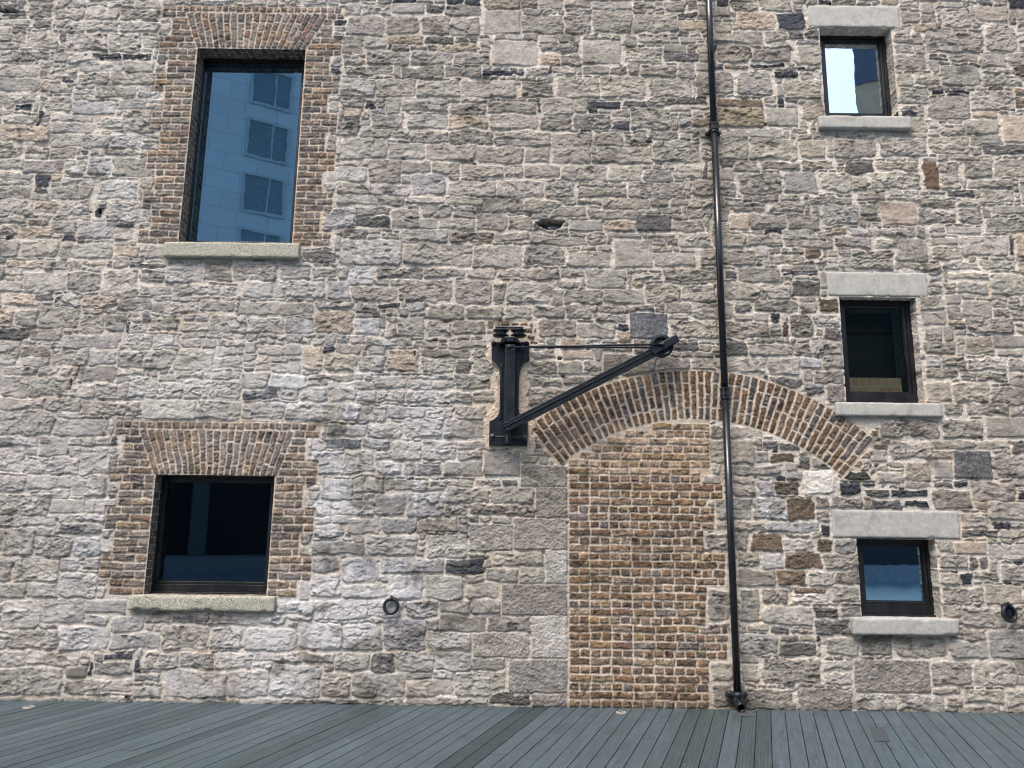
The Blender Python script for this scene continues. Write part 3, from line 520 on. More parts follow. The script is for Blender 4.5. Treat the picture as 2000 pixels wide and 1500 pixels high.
for n, b in enumerate(BL):
    L = local(b)
    if L is None: continue
    sl_, u, v = L; cx, cz, hw, hh, ang, tap, rr, kd, reg = b
    own = (ID[sl_] == n) & (D1[sl_] > 0)
    if not own.any(): continue
    d = DE[sl_]
    r = random.Random(n * 7 + 3)
    isb = reg in (2, 3, 4, 5) or kd in '123456789ac' 
    if isb:
        base = np.array(BRK_PAL.get(kd, PAL[kd]), np.float32) * r.uniform(.72, 1.28) * np.array((1, r.uniform(.97, 1.03), r.uniform(.93, 1.05)))
        e = np.clip((d + .001) / .008, 0, 1); e = e * e * (3 - 2 * e)
        h = -.012 + e * (.020 + r.uniform(-.003, .005)) + .0018 * N_fine[sl_] + .0016 * N_blot[sl_] + (u * r.uniform(-.02, .02))
        spk = np.clip(N_spk[sl_] * .55 + N_blot[sl_] * .45, -2.2, 2.2)
        col = base * (1 + .44 * spk)[..., None]
        yel = np.clip(N_spk[sl_] * .5 + N_med[sl_] * .5 - (.55 if kd in '78c' else .9), 0, 1)[..., None]
        col = col * (1 - yel) + np.array((.33, .23, .13) if kd in '78c' else (.40, .34, .27)) * yel
        dk = np.clip(N_blot[sl_] * -.8 - .8, 0, 1)[..., None]; col = col * (1 - .55 * dk)
        wsh = (np.clip(.5 + .4 * N_mid[sl_] + .3 * N_fine[sl_], 0, 1) * {2: .18, 3: .28, 4: .02, 5: .08}.get(reg, .1))[..., None]
        col = col * (1 - wsh) + np.array((.42, .39, .35)) * wsh
    else:
        smooth = kd in 'qQsT' 
        base = np.array(PAL[kd], np.float32) * r.uniform(.82, 1.2)
        base = base * np.array((1 + r.uniform(-.015, .03), 1, 1 + r.uniform(-.035, .03)))
        rx = float(np.clip((cx + 1) / 5, -1, 1))
        base = base * (np.array((1.01, .995, .965)) if rx > 0 else np.array((1.0, 1.0, .995))) * (1.0 + .20 * max(0.0, min(1.0, -rx * 1.6 + .1)))
        bev = .010 if not smooth else .006
        e = np.clip((d + .002) / bev, 0, 1); e = e * e * (3 - 2 * e)
        if smooth:
            top = r.uniform(.010, .016)
            h = -.012 + e * (.012 + top) + (.0026 if kd in 'qQ' else .0010) * N_spk[sl_] + .0015 * N_med[sl_]
            if kd in 'qQ': h = h + .0010 * N_rid2[sl_] + .0015 * N_mid[sl_]
        else:
            # flaked rock face: each flake is its own plane, so the ledges between flakes are real steps
            cell = r.choice((.036, .046, .058, .075, .10)) if kd not in 'dD' else .032; soft = r.uniform(.6, 1.45) * (.3 if kd == 'f' else 1)
            nf = int(min(40, max(4, hw * hh * 4 / (cell * cell * .75))))
            uw = u + .016 * N_med[sl_] + .006 * N_blot[sl_]; vw = v + .010 * N_rid[sl_] + .004 * N_blot[sl_]
            best = np.full(u.shape, 9., np.float32); face = np.zeros(u.shape, np.float32)
            sk_ = r.uniform(-.5, .5); tilt = r.gauss(0, .05); base_h = r.uniform(.010, .020) * (.7 + .3 * min(1, hh / .07))
            for _ in range(nf):
                pu, pv = r.uniform(-hw, hw), r.uniform(-hh, hh)
                gu, gv = r.gauss(0, .07) * soft, r.gauss(-.01, .15) * soft; off = r.gauss(0, .0042) * soft
                dd = np.hypot((uw - pu + sk_ * (vw - pv)) * .62, vw - pv)
                nw_ = dd < best; best = np.where(nw_, dd, best)
                face = np.where(nw_, off + gu * (uw - pu) + gv * (vw - pv), face)
            face = face + base_h + tilt * u
            face = np.clip(face, .004, .042)
            lay = (.0020 * N_rid[sl_] + .0019 * N_rid2[sl_] * (1.6 if kd in 'deD' else 1) + .0005 * N_vfine[sl_] + .0012 * N_mid[sl_]) * soft
            sag = np.clip(d / (min(hw, hh) * .5), 0, 1); sag = .80 + .20 * sag * (2 - sag)
            h = -.012 + e * (.015 + (face * .72) * sag + lay * .80)
            fl_ = np.clip((d - .004) / .012, 0, 1); h = np.maximum(h, -.012 + fl_ * (.0165 + .002 * N_rid2[sl_]))
        mott = 1 + .10 * N_blot[sl_] + .07 * N_spk[sl_] + .08 * N_mid[sl_] + .05 * N_low[sl_]
        col = base * mott[..., None]
        if kd in 'gneh' and r.random() < .45:      # patches of darker slaty skin
            k_ = np.clip(N_rid[sl_] * -.8 + N_med[sl_] * .3 - .35, 0, 1)[..., None]
            col = col * (1 - .55 * k_)
        if kd in 'eBbd':
            k_ = np.clip(N_blot[sl_] * .6 + N_med[sl_] * .6 - .3, 0, 1)[..., None]
            col = col * (1 - k_ * .5) + base * (2.0 if kd == 'e' else 1.6) * k_ * .5
        if kd == 'T': col = col * (1 - .3 * np.clip(N_spk[sl_] - 1.2, 0, 1))[..., None]
        if kd == 's': col = col * (1 + .5 * np.clip(N_spk[sl_], 0, 2))[..., None]
        # white lime runs
        zone = float(np.clip((-.4 - cx) / .8, 0, 1) * np.clip((3.9 - cz) / .8, 0, 1) * np.clip((cx + 4.6) / 1.2, .25, 1))
        amt = {'W': 1.0, 'N': .62, 'n': .5, 'w': .5}.get(kd, .30)
        if zone > 0 or kd in 'WN':
            st = np.clip(N_streak[sl_] * .38 + N_str2[sl_] * .42 + .16 * N_med[sl_] + .02 + (.30 if kd == 'W' else 0), 0, 1)[..., None] * amt * (zone if kd not in 'WN' else max(zone, .6))
            col = col * (1 - st) + np.array((.62, .635, .65)) * st
        # lime dust caught on rough faces
        du = np.clip(.5 * N_rid2[sl_] + .4 * N_fine[sl_] - (.35 - .2 * (rx < -.2)), 0, 1)[..., None] * (.42 if kd not in 'DdsR' else .14)
        col = col * (1 - du) + np.array((.52, .495, .455)) * du
    Hs = H[sl_]; take = own & (h > Hs)
    Hs[take] = h[take]; C[sl_][take] = col[take]

# the open joint with the loose stone in the middle of the wall, and other small dark recesses
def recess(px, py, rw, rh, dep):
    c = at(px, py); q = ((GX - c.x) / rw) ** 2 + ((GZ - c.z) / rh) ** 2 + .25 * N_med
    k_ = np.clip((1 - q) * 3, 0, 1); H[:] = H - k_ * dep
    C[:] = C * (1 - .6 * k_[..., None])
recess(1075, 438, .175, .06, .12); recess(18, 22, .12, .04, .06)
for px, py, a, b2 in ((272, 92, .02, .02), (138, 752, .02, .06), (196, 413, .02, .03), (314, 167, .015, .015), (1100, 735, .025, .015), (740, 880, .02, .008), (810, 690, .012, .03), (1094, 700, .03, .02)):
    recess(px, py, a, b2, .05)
_c = at(1081, 442); _k = ((GX - _c.x) / .07) ** 2 + ((GZ - _c.z) / .026) ** 2 < 1
H[_k] += .055; C[_k] = (.20, .22, .25)
# cream mortar dressed round the hoist plate
def seg_dist(poly):
    dmin = np.full(GX.shape, 9., np.float32); ins = np.zeros(GX.shape, bool); n = len(poly)
    for a in range(n):
        x1, z1 = poly[a]; x2, z2 = poly[(a + 1) % n]
        ex, ez = x2 - x1, z2 - z1; t = np.clip(((GX - x1) * ex + (GZ - z1) * ez) / (ex * ex + ez * ez), 0, 1)
        dmin = np.minimum(dmin, np.hypot(GX - x1 - t * ex, GZ - z1 - t * ez))
        c_ = ((z1 > GZ) != (z2 > GZ)) & (GX < (x2 - x1) * (GZ - z1) / (z2 - z1 + 1e-12) + x1); ins ^= c_
    return np.where(ins, -dmin, dmin)
pw = [(at(*p).x, at(*p).z) for p in PLATE]
sd = seg_dist(pw); mwid = .052 + .016 * field(.12, .12, 41) + .006 * field(.04, .04, 42)
rightc = at(1000, 760); mwid = mwid + np.where((GX > rightc.x) & (GZ < at(1000, 700).z), .022, -.012)
mk = (sd < mwid) & (GZ < at(1000, 676).z)
H[mk] = (.016 + .002 * N_fine)[mk]; C[mk] = (np.array((.58, .49, .385)) * (1 + .05 * N_spk + .05 * N_blot)[..., None])[mk]
# worn, rounded brick edge along the head of the lower left window
for v in OPEN.values():
    x0, z0, x1, z1 = v['o']; lab_rect((x0, z0, x1 - S, z1 - S), 0)

# old lime wash runs left of the archway, over stones and joints alike
z_ = np.clip((GX + 2.75) / .5, 0, 1) * np.clip((-.35 - GX) / .5, 0, 1) * np.clip((3.7 - GZ) / .7, 0, 1) + .45 * np.clip((-.6 - GX) / .8, 0, 1) * np.clip((5.2 - GZ) / 1.5, 0, 1)
z_ = (np.clip(z_, 0, 1) * np.clip(.36 + .10 * N_streak + .34 * N_str2 + .10 * N_med + .16 * N_mid, 0, 1) * .60 * (LAB == 1))[..., None]
C[:] = C * (1 - z_) + np.array((.60, .605, .61)) * z_
# weather stains: under the sills, along the damp foot of the wall with contact shade painted in, round the pipe shoe
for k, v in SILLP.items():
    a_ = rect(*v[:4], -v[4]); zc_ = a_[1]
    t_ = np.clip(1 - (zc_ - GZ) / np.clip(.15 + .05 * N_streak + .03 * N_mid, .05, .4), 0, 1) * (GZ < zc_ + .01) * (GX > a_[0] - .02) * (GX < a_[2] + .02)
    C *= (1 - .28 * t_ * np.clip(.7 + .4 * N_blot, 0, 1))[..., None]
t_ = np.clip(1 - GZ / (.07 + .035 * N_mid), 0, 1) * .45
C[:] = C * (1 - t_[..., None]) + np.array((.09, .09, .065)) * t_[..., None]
q_ = at(1444, 1375); t_ = np.clip(1 - np.hypot((GX - q_.x) / .30, (GZ - q_.z) / .22) + .25 * N_blot, 0, 1) * .7
C[:] = C * (1 - t_[..., None]) + np.array((.05, .05, .042)) * t_[..., None]
C *= np.array((1.025, .990, .975), np.float32)
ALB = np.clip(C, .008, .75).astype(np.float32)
def field_mesh(name, region, parent, label=None):
    cell = (LAB[:-1, :-1] == region)
    jj, ii = np.nonzero(cell)
    a = jj * NX + ii; q = np.stack([a, a + 1, a + NX + 1, a + NX], 1).astype(np.int64)
    used, inv = np.unique(q.ravel(), return_inverse=True)
    co_ = np.empty((len(used), 3), np.float32); co_[:, 0] = GX.ravel()[used]; co_[:, 1] = -H.ravel()[used]; co_[:, 2] = GZ.ravel()[used]
    me = bpy.data.meshes.new(name); nq = len(q)
    me.vertices.add(len(used)); me.vertices.foreach_set('co', co_.ravel())
    me.loops.add(nq * 4); me.loops.foreach_set('vertex_index', inv.astype(np.int32).ravel())
    me.polygons.add(nq); me.polygons.foreach_set('loop_start', np.arange(0, nq * 4, 4, dtype=np.int32))
    me.polygons.foreach_set('use_smooth', np.ones(nq, bool))
    ca = me.color_attributes.new("Col", 'FLOAT_COLOR', 'POINT')
    cc = np.ones((len(used), 4), np.float32); cc[:, :3] = ALB.reshape(-1, 3)[used]; ca.data.foreach_set('color', cc.ravel())
    me.update(calc_edges=True); me.validate()
    me.materials.append(M_MAS)
    o = bpy.data.objects.new(name, me); COL.objects.link(o); o.parent = parent
    o.matrix_parent_inverse = Matrix.Translation(-Vector(parent.location))
    if label: o['label'] = label
    return o

BLD = empty("stone_building", (0, 0.3, 0), "grey rubble stone warehouse wall with brick dressed windows and a blocked archway", "building")
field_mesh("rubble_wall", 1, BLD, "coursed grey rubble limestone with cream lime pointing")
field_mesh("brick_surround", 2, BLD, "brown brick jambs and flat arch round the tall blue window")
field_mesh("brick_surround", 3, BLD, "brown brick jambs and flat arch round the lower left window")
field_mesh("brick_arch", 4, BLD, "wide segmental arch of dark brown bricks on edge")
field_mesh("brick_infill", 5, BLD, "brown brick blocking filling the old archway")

def reveal(key):
    v = OPEN[key]; i0, j0, i1, j1 = ix(v['o'][0]), iz(v['o'][1]), ix(v['o'][2]), iz(v['o'][3]); dp = v['d'] + .10
    ND = 24; bmv, faces, cols = [], [], []
    def strip(idx, flip):
        base = len(bmv); n = len(idx); rr_ = random.Random(len(idx))
        for q, (j, i) in enumerate(idx):
            y0 = -H[j, i]; cin = ALB[j + flip[2], i + flip[3]]
            cw_ = j if flip[0] else i; per = 10; ci = cw_ // per; jn = (cw_ % per) in (0,) 
            br_ = [random.Random(ci * 13 + s9).uniform(.6, 1.3) for s9 in range(3)]
            for k in range(ND + 1):
                t = k / ND; y = y0 + (dp - y0) * t
                nz = .003 * N_fine[(j + k * 3) % NZ, (i + k * 5) % NX] * (0 if k == 0 else 1)
                bmv.append((xs[i] + (nz if flip[0] else 0), y, zs[j] + (nz if flip[1] else 0)))
                bx = .06 if ci % 2 else .13
                if key in 'AB':
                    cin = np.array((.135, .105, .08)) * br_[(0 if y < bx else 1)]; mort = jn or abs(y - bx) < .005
                else: mort = False
                s_ = 1 + .18 * N_spk[(j + k * 7) % NZ, (i + k * 11) % NX]
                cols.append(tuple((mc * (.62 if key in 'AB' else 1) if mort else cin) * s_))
        for q in range(n - 1):
            for k in range(ND):
                a = base + q * (ND + 1) + k; faces.append((a, a + 1, a + ND + 2, a + ND + 1))
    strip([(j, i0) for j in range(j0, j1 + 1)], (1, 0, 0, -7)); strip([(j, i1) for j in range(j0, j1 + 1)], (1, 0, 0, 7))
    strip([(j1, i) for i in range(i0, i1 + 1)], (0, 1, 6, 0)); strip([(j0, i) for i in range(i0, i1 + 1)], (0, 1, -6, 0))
    me = bpy.data.meshes.new("reveal"); me.from_pydata(bmv, [], faces); me.materials.append(M_MAS)
    ca = me.color_attributes.new("Col", 'FLOAT_COLOR', 'POINT')
    cc = np.ones((len(bmv), 4), np.float32); cc[:, :3] = np.clip(np.array(cols), .01, .8); ca.data.foreach_set('color', cc.ravel())
    o = bpy.data.objects.new("reveal", me); COL.objects.link(o); o.parent = BLD; o.matrix_parent_inverse = Matrix.Translation(-Vector(BLD.location))
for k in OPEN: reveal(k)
# ---------------------------------------------------------------- dressed stone, windows
def rough_box(name, x0, y0, z0, x1, y1, z1, material, label, step=.02, amp=.003, rad=.008, seed=0, split=None):
    """a weathered block: gridded faces pushed about by noise, edges rounded and chipped"""
    from mathutils import noise as mn
    bm = bmesh.new()
    nx, nyy, nz = max(2, int((x1 - x0) / step)), max(2, int((y1 - y0) / step)), max(2, int((z1 - z0) / step))
    def grid(f, a, b):
        vs = [[bm.verts.new(f(i / a, j / b)) for j in range(b + 1)] for i in range(a + 1)]
        for i in range(a):
            for j in range(b): bm.faces.new((vs[i][j], vs[i + 1][j], vs[i + 1][j + 1], vs[i][j + 1]))
    X = lambda u: x0 + (x1 - x0) * u; Y = lambda u: y0 + (y1 - y0) * u; Z = lambda u: z0 + (z1 - z0) * u
    grid(lambda u, v: (X(u), y0, Z(v)), nx, nz); grid(lambda u, v: (X(u), y1, Z(v)), nx, nz)
    grid(lambda u, v: (X(u), Y(v), z0), nx, nyy); grid(lambda u, v: (X(u), Y(v), z1), nx, nyy)
    grid(lambda u, v: (x0, Y(u), Z(v)), nyy, nz); grid(lambda u, v: (x1, Y(u), Z(v)), nyy, nz)
    bmesh.ops.remove_doubles(bm, verts=bm.verts, dist=1e-5)
    for v in bm.verts:
        p = v.co.copy(); q = []
        for a, lo, hi in ((0, x0, x1), (1, y0, y1), (2, z0, z1)): q.append(min(p[a] - lo, hi - p[a]))
        near = sorted(q); chip = max(0, mn.noise(p * 9 + Vector((seed, 0, 0))) - .15) * rad * 3
        if near[1] < rad * 1.2:
            c = Vector(((x0 + x1) / 2, (y0 + y1) / 2, (z0 + z1) / 2))
            for a in range(3):
                if q[a] < rad * 1.2: v.co[a] += (1 if c[a] > p[a] else -1) * (rad * .35 + chip)
        v.co += mn.noise_vector(p * 22 + Vector((seed, 3, 1))) * amp + mn.noise_vector(p * 6) * amp
        if split: 
            for s_ in split:
                if abs(p.x - s_) < step * .6: v.co.y += .006
    o = link(name, bm, material, BLD, smooth=True); o['label'] = label
    return o

rough_box("lintel", LINT['C'][0], -.010, LINT['C'][1], LINT['C'][2], .22, LINT['C'][3], M_CONC, "pale limestone lintel over the highest small window", seed=1)
rough_box("lintel", LINT['D'][0], -.010, LINT['D'][1], LINT['D'][2], .20, LINT['D'][3], M_CONC, "pale limestone lintel over the middle right window", seed=2)
rough_box("lintel", LINT['E'][0], -.010, LINT['E'][1], LINT['E'][2], .20, LINT['E'][3], M_CONC2, "rust stained limestone lintel over the lowest right window", seed=3)
SL = {'A': (M_GRAN, "rough speckled granite sill under the tall blue window", .003, .008), 'B': (M_GRAN, "mossy rough granite sill under the lower left window", .006, .012),
      'C': (M_CONC, "thin limestone sill under the highest small window", .0015, .005), 'D': (M_CONC, "limestone sill under the middle right window", .0015, .005), 'E': (M_CONC2, "chipped limestone sill under the lowest right window", .003, .009)}
for i, (k, v) in enumerate(SILLP.items()):
    x0, z0, x1, z1 = rect(*v[:4], -v[4]); mt, lb, am, rd = SL[k]
    z1 = max(z1, OPEN[k]['o'][1] + .003)
    spl = [at(391, 1180, -.06).x, at(498, 1180, -.06).x] if k == 'B' else None
    rough_box("sill", x0, -v[4], z0, x1, OPEN[k]['d'] + .05, z1, mt, lb, amp=am, rad=rd, seed=i * 3.1, split=spl)

G = {'A': glass_mat("coated_blue_glass", .53, (.52, .81, 1.0), (.50, .60, .60), .00045),
     'B': glass_mat("dark_glass", .13, (.55, .78, 1.0), (.35, .45, .42), .0003),
     'C': glass_mat("mirror_glass", .93, (.84, .96, 1.0), (.2, .25, .3), .0006),
     'D': glass_mat("dark_glass_clear", .05, (.6, .8, 1.0), (.93, .97, .90), .001),
     'E': glass_mat("dark_glass_blue", .50, (.52, .80, 1.0), (.35, .45, .42), .0008)}
M_ROOM = flat_mat("dark_room", (.020, .022, .025), .8)
M_LINE = flat_mat("inner_lining", (.33, .36, .31), .7)
M_IBRK, _nt, _p = mat("inner_brick")
_b = _nt.nodes.new("ShaderNodeTexBrick"); _b.inputs['Scale'].default_value = 1; _b.inputs['Brick Width'].default_value = .085; _b.inputs['Row Height'].default_value = .14
_b.inputs['Mortar Size'].default_value = .006; _b.inputs['Color1'].default_value = (.80, .38, .24, 1); _b.inputs['Color2'].default_value = (.85, .52, .36, 1); _b.inputs['Mortar'].default_value = (.75, .7, .55, 1)
_g = _nt.nodes.new("ShaderNodeNewGeometry"); _s = _nt.nodes.new("ShaderNodeSeparateXYZ"); _c2 = _nt.nodes.new("ShaderNodeCombineXYZ")
_nt.links.new(_g.outputs['Position'], _s.inputs[0]); _nt.links.new(_s.outputs[0], _c2.inputs[0]); _nt.links.new(_s.outputs[2], _c2.inputs[1]); _nt.links.new(_c2.outputs[0], _b.inputs['Vector'])
_nt.links.new(_b.outputs['Color'], _p.inputs['Base Color'])
WL = {'A': "tall black framed window with blue reflective glass", 'B': "black framed dark window at lower left, above the granite sill", 'C': "highest small window, its glass reflecting bright sky",
      'D': "middle right black framed dark window with brick showing inside", 'E': "lowest right black framed window with blue reflection"}
def ring_frame(bm, o, i, y0, y1):            # o, i = outer and inner rectangles x0 z0 x1 z1
    box(bm, o[0], y0, o[1], i[0], y1, o[3]); box(bm, i[2], y0, o[1], o[2], y1, o[3])
    box(bm, i[0], y0, i[3], i[2], y1, o[3]); box(bm, i[0], y0, o[1], i[2], y1, i[1])
for k, v in OPEN.items():
    o, d = v['o'], v['d']; g = quad(*v['g'], d + .045)
    e = .012; outer = (o[0] - e, o[1] - e, o[2] + e, o[3] + e)
    sash = (g[0] - .032, g[1] - .030, g[2] + .032, g[3] + .032)
    sash = (max(sash[0], outer[0] + .02), max(sash[1], outer[1] + .02), min(sash[2], outer[2] - .02), min(sash[3], outer[3] - .02))
    bm = bmesh.new(); ring_frame(bm, outer, sash, d, d + .09)
    box(bm, o[0] + .004, d - .035, o[1] - .003, o[2] - .004, d + .001, o[1] + .022)          # sloping metal cill
    fr = link("window", bm, M_FRAME, BLD, bevel=.003); fr['label'] = WL[k]
    bm = bmesh.new(); ring_frame(bm, sash, g, d + .018, d + .075)
    link("sash", bm, M_FRAME, fr, bevel=.004)
    bm = bmesh.new()
    ring_frame(bm, (g[0] - .0, g[1] - .0, g[2] + .0, g[3] + .0), (g[0] + .008, g[1] + .008, g[2] - .008, g[3] - .008), d + .036, d + .046)
    link("glazing_bead", bm, M_BLACK, fr)
    bm = bmesh.new(); y = d + .05
    box(bm, g[0] - .01, y, g[1] - .01, g[2] + .01, y + .008, g[3] + .01)
    p_ = link("pane", bm, G[k], fr)
    # inner lining and the dark room behind
    bm = bmesh.new(); a = (g[0] - .025, g[1] - .03, g[2] + .025, g[3] + .03)
    box(bm, a[0], d + .095, a[1], a[2], d + .32, a[3]); bm.faces.ensure_lookup_table()
    bmesh.ops.delete(bm, geom=[f for f in bm.faces if abs(f.calc_center_median().y - (d + .095)) < 1e-3 or abs(f.calc_center_median().y - (d + .32)) < 1e-3], context='FACES')
    link("inner_lining", bm, M_LINE, fr)
    bm = bmesh.new(); box(bm, a[0] - 1.0, d + .32, a[1] - 1.0, a[2] + 1.0, d + 3.2, a[3] + .8)
    link("room", bm, M_ROOM, fr)
    fr.data.update()
    bm = bmesh.new()
    # the hole of the room towards the window: done by cutting the front face into four
    rm = fr.children[-1]; bm.from_mesh(rm.data); bm.faces.ensure_lookup_table()
    ff = [f for f in bm.faces if abs(f.calc_center_median().y - (d + .32)) < 1e-3]
    bmesh.ops.delete(bm, geom=ff, context='FACES')
    R_ = (a[0] - 1.0, a[1] - 1.0, a[2] + 1.0, a[3] + .8); yy = d + .32
    for (p0, q0, p1, q1) in ((R_[0], R_[1], a[0], R_[3]), (a[2], R_[1], R_[2], R_[3]), (a[0], a[3], a[2], R_[3]), (a[0], R_[1], a[2], a[1])):
        bm.faces.new([bm.verts.new((p, yy, q)) for p, q in ((p0, q0), (p1, q0), (p1, q1), (p0, q1))])
    bm.to_mesh(rm.data); bm.free()
    if k == 'D':
        bm = bmesh.new(); zt = at(1700, 738, d + .08).z
        box(bm, g[0] - .02, d + .075, g[1] - .028, g[2] - .05, d + .24, zt); ob = link("inner_brick_upstand", bm, M_IBRK, fr)
    if k == 'A':
        bm = bmesh.new(); zt = at(490, 198, d + .13).z; box(bm, g[0] - .01, d + .125, zt, g[2] + .01, d + .13, g[3] + .02); link("roller_blind", bm, flat_mat("blind", (.85, .86, .78), .8, 3, .05), fr)
    if k == 'B':
        bm = bmesh.new()
        for px in (365, 372, 420): 
            q = at(px, 1000, d + 1.2); box(bm, q.x - .06, d + 1.2, g[1] - .6, q.x + .06, d + 1.3, g[3] + .6)
        link("inner_post", bm, M_LINE, fr)

# weep pipe low on the left
bm = bmesh.new(); q = at(251, 1360); lathe(bm, (q.x, .06, q.z), (0, -1, 0), [(0, .022), (.10, .022), (.10, .017), (.01, .016)], 20)
o = link("weep_pipe", bm, flat_mat("clay", (.16, .09, .07)), BLD, smooth=False)

# ---------------------------------------------------------------- the wall hoist
HO = at(996, 860); HST = empty("wall_hoist", (HO.x, 0, HO.z), "black iron wall crane with slanting jib and pulley wheels, left of the brick arch", "crane")
def P(px, py, Y): return at(px, py, Y)
bm = bmesh.new()
sm = []
def arcpts(a, b, c, n=6):                     # quadratic through control point b
    return [((1 - t) ** 2 * a[0] + 2 * t * (1 - t) * b[0] + t * t * c[0], (1 - t) ** 2 * a[1] + 2 * t * (1 - t) * b[1] + t * t * c[1]) for t in [k / n for k in range(n + 1)]]
pts = [(960, 668), (1034, 668), (1034, 702)] + arcpts((1033, 703), (1015, 708), (1014, 738)) + arcpts((1013, 796), (1014, 818), (1031, 823)) + [(1030, 871), (955, 870), (956, 823)] + arcpts((957, 822), (975, 817), (976, 796)) + arcpts((977, 738), (976, 708), (960, 703))
Yp = -.055
pl = [(P(x, y, Yp).x, P(x, y, Yp).z) for x, y in pts]
prism(bm, pl, Yp, .0)
link("back_plate", bm, M_IRON, HST, bevel=.004)
# raised ribs of the back plate
bm = bmesh.new()
for px in (979, 1011):
    a, b = P(px, 712, Yp), P(px, 818, Yp); box(bm, a.x - .012, Yp - .022, b.z, a.x + .012, Yp + .001, a.z)
for px in (970, 1022):
    a, b = P(px, 680, Yp), P(px, 702, Yp); box(bm, a.x - .006, Yp - .010, b.z, a.x + .006, Yp + .001, a.z)
link("plate_rib", bm, M_IRON, HST, bevel=.004)
for px, py in ((964, 671), (1029, 671)):
    q = P(px, py, Yp); bm = bmesh.new(); lathe(bm, (q.x, Yp, q.z), (0, -1, 0), [(0, .026), (.008, .026), (.010, .018), (.030, .017), (.036, .010)], 6 if px < 0 else 18)
    link("bolt", bm, M_IRON, HST)
# turning post
bm = bmesh.new(); Yq = -.18
a, b = P(987, 672, Yq), P(1005, 836, Yq)
pp = [(a.x, a.z), (b.x, a.z), (b.x, b.z)] + [(b.x + (a.x - b.x) * t, b.z - .035 * math.sin(math.pi * t)) for t in (.15, .3, .5, .7, .85)] + [(a.x, b.z)]
prism(bm, pp, Yq, Yq + .085); link("post", bm, M_IRON, HST, bevel=.006)
# head bracket
bm = bmesh.new()
hb = [(975, 672), (981, 657), (1010, 657), (1018, 671), (1012, 669), (1006, 667), (986, 667), (980, 670)]
hp_ = [(P(x, y, -.20).x, P(x, y, -.20).z) for x, y in hb]
prism(bm, hp_, -.20, -.05); link("head_bracket", bm, M_IRON, HST, bevel=.006)
for px, py in ((987, 661), (1005, 661)):
    q = P(px, py, -.20); bm = bmesh.new(); lathe(bm, (q.x, -.20, q.z), (0, -1, 0), [(0, .019), (.006, .019), (.007, .012), (.018, .011), (.024, .005)], 18); link("bolt", bm, M_IRON, HST)
# two flat pulleys on the head
for px in (978, 1013):
    q = P(px, 655, -.14); bm = bmesh.new()
    lathe(bm, (q.x, -.14, q.z - .012), (0, 0, 1), [(-.006, .03), (0, .084), (.012, .088), (.020, .070), (.026, .060), (.040, .060), (.048, .070), (.058, .088), (.068, .086), (.072, .03)], 40)
    lathe(bm, (q.x, -.14, q.z + .060), (0, 0, 1), [(0, .026), (.02, .026), (.026, .016)], 18)
    link("head_pulley", bm, M_IRON, HST, smooth=False)
bm = bmesh.new(); a, b = P(968, 640, -.14), P(1022, 641, -.14); box(bm, a.x, -.17, a.z - .006, b.x, -.06, a.z + .008); link("pulley_strap", bm, M_IRON, HST, bevel=.003)
# foot bearing with its cross bar
bm = bmesh.new(); Yb = -.13
a, b = P(957, 853, Yb), P(1028, 854, Yb); tube(bm, (a.x, Yb, a.z), (b.x, Yb, b.z), .012, 16)
for q, s in ((a, 1), (b, -1)): lathe(bm, (q.x - s * .004, Yb, q.z), (s, 0, 0), [(0, .012), (.004, .026), (.012, .033), (.042, .034), (.050, .026), (.055, .014)], 22)
link("foot_bar", bm, M_IRON, HST, smooth=False)
bm = bmesh.new(); c = P(993, 851, Yb); e_ = P(993, 866, Yb); tube(bm, (c.x, Yb, c.z), (c.x, Yb, e_.z), .042, 8); tube(bm, (c.x, Yb, c.z - .001), (c.x, Yb, P(993, 842, Yb).z), .026, 16); link("foot_bearing", bm, M_IRON, HST, bevel=.004)
# jib
Yj = -.20
j0, j1 = P(984, 836, Yj), P(1281, 685, Yj); dv = (j1 - j0); Lj = dv.length; dj = dv.normalized()
nrm = Vector((-dj.z, 0, dj.x)); yv = Vector((0, 1, 0))
MJ = Matrix(((dj.x, 0, nrm.x, j0.x), (0, 1, 0, Yj), (dj.z, 0, nrm.z, j0.z), (0, 0, 0, 1)))
bm = bmesh.new()
box(bm, 0, -.034, -.056, Lj, .034, -.005, MJ)          # lower hollow section
box(bm, .0, -.046, -.003, Lj - .01, .050, .008, MJ)    # flange
box(bm, .0, .006, .008, Lj - .01, .022, .052, MJ)      # web standing behind the flange
link("jib", bm, M_IRON, HST, bevel=.006, seg=3)
for t in (.035, .115, .62, .93):
    for (u, w_) in ((t * Lj, .027),):
        bm = bmesh.new(); lathe(bm, MJ @ Vector((u, .006, w_)), (0, -1, 0), [(0, .013), (.006, .012), (.011, .006)], 14); link("rivet", bm, M_IRON, HST)
bm = bmesh.new(); lathe(bm, MJ @ Vector((.025, -.034, -.035)), (0, -1, 0), [(0, .014), (.008, .013), (.013, .006)], 14)
link("rivet", bm, M_IRON, HST)
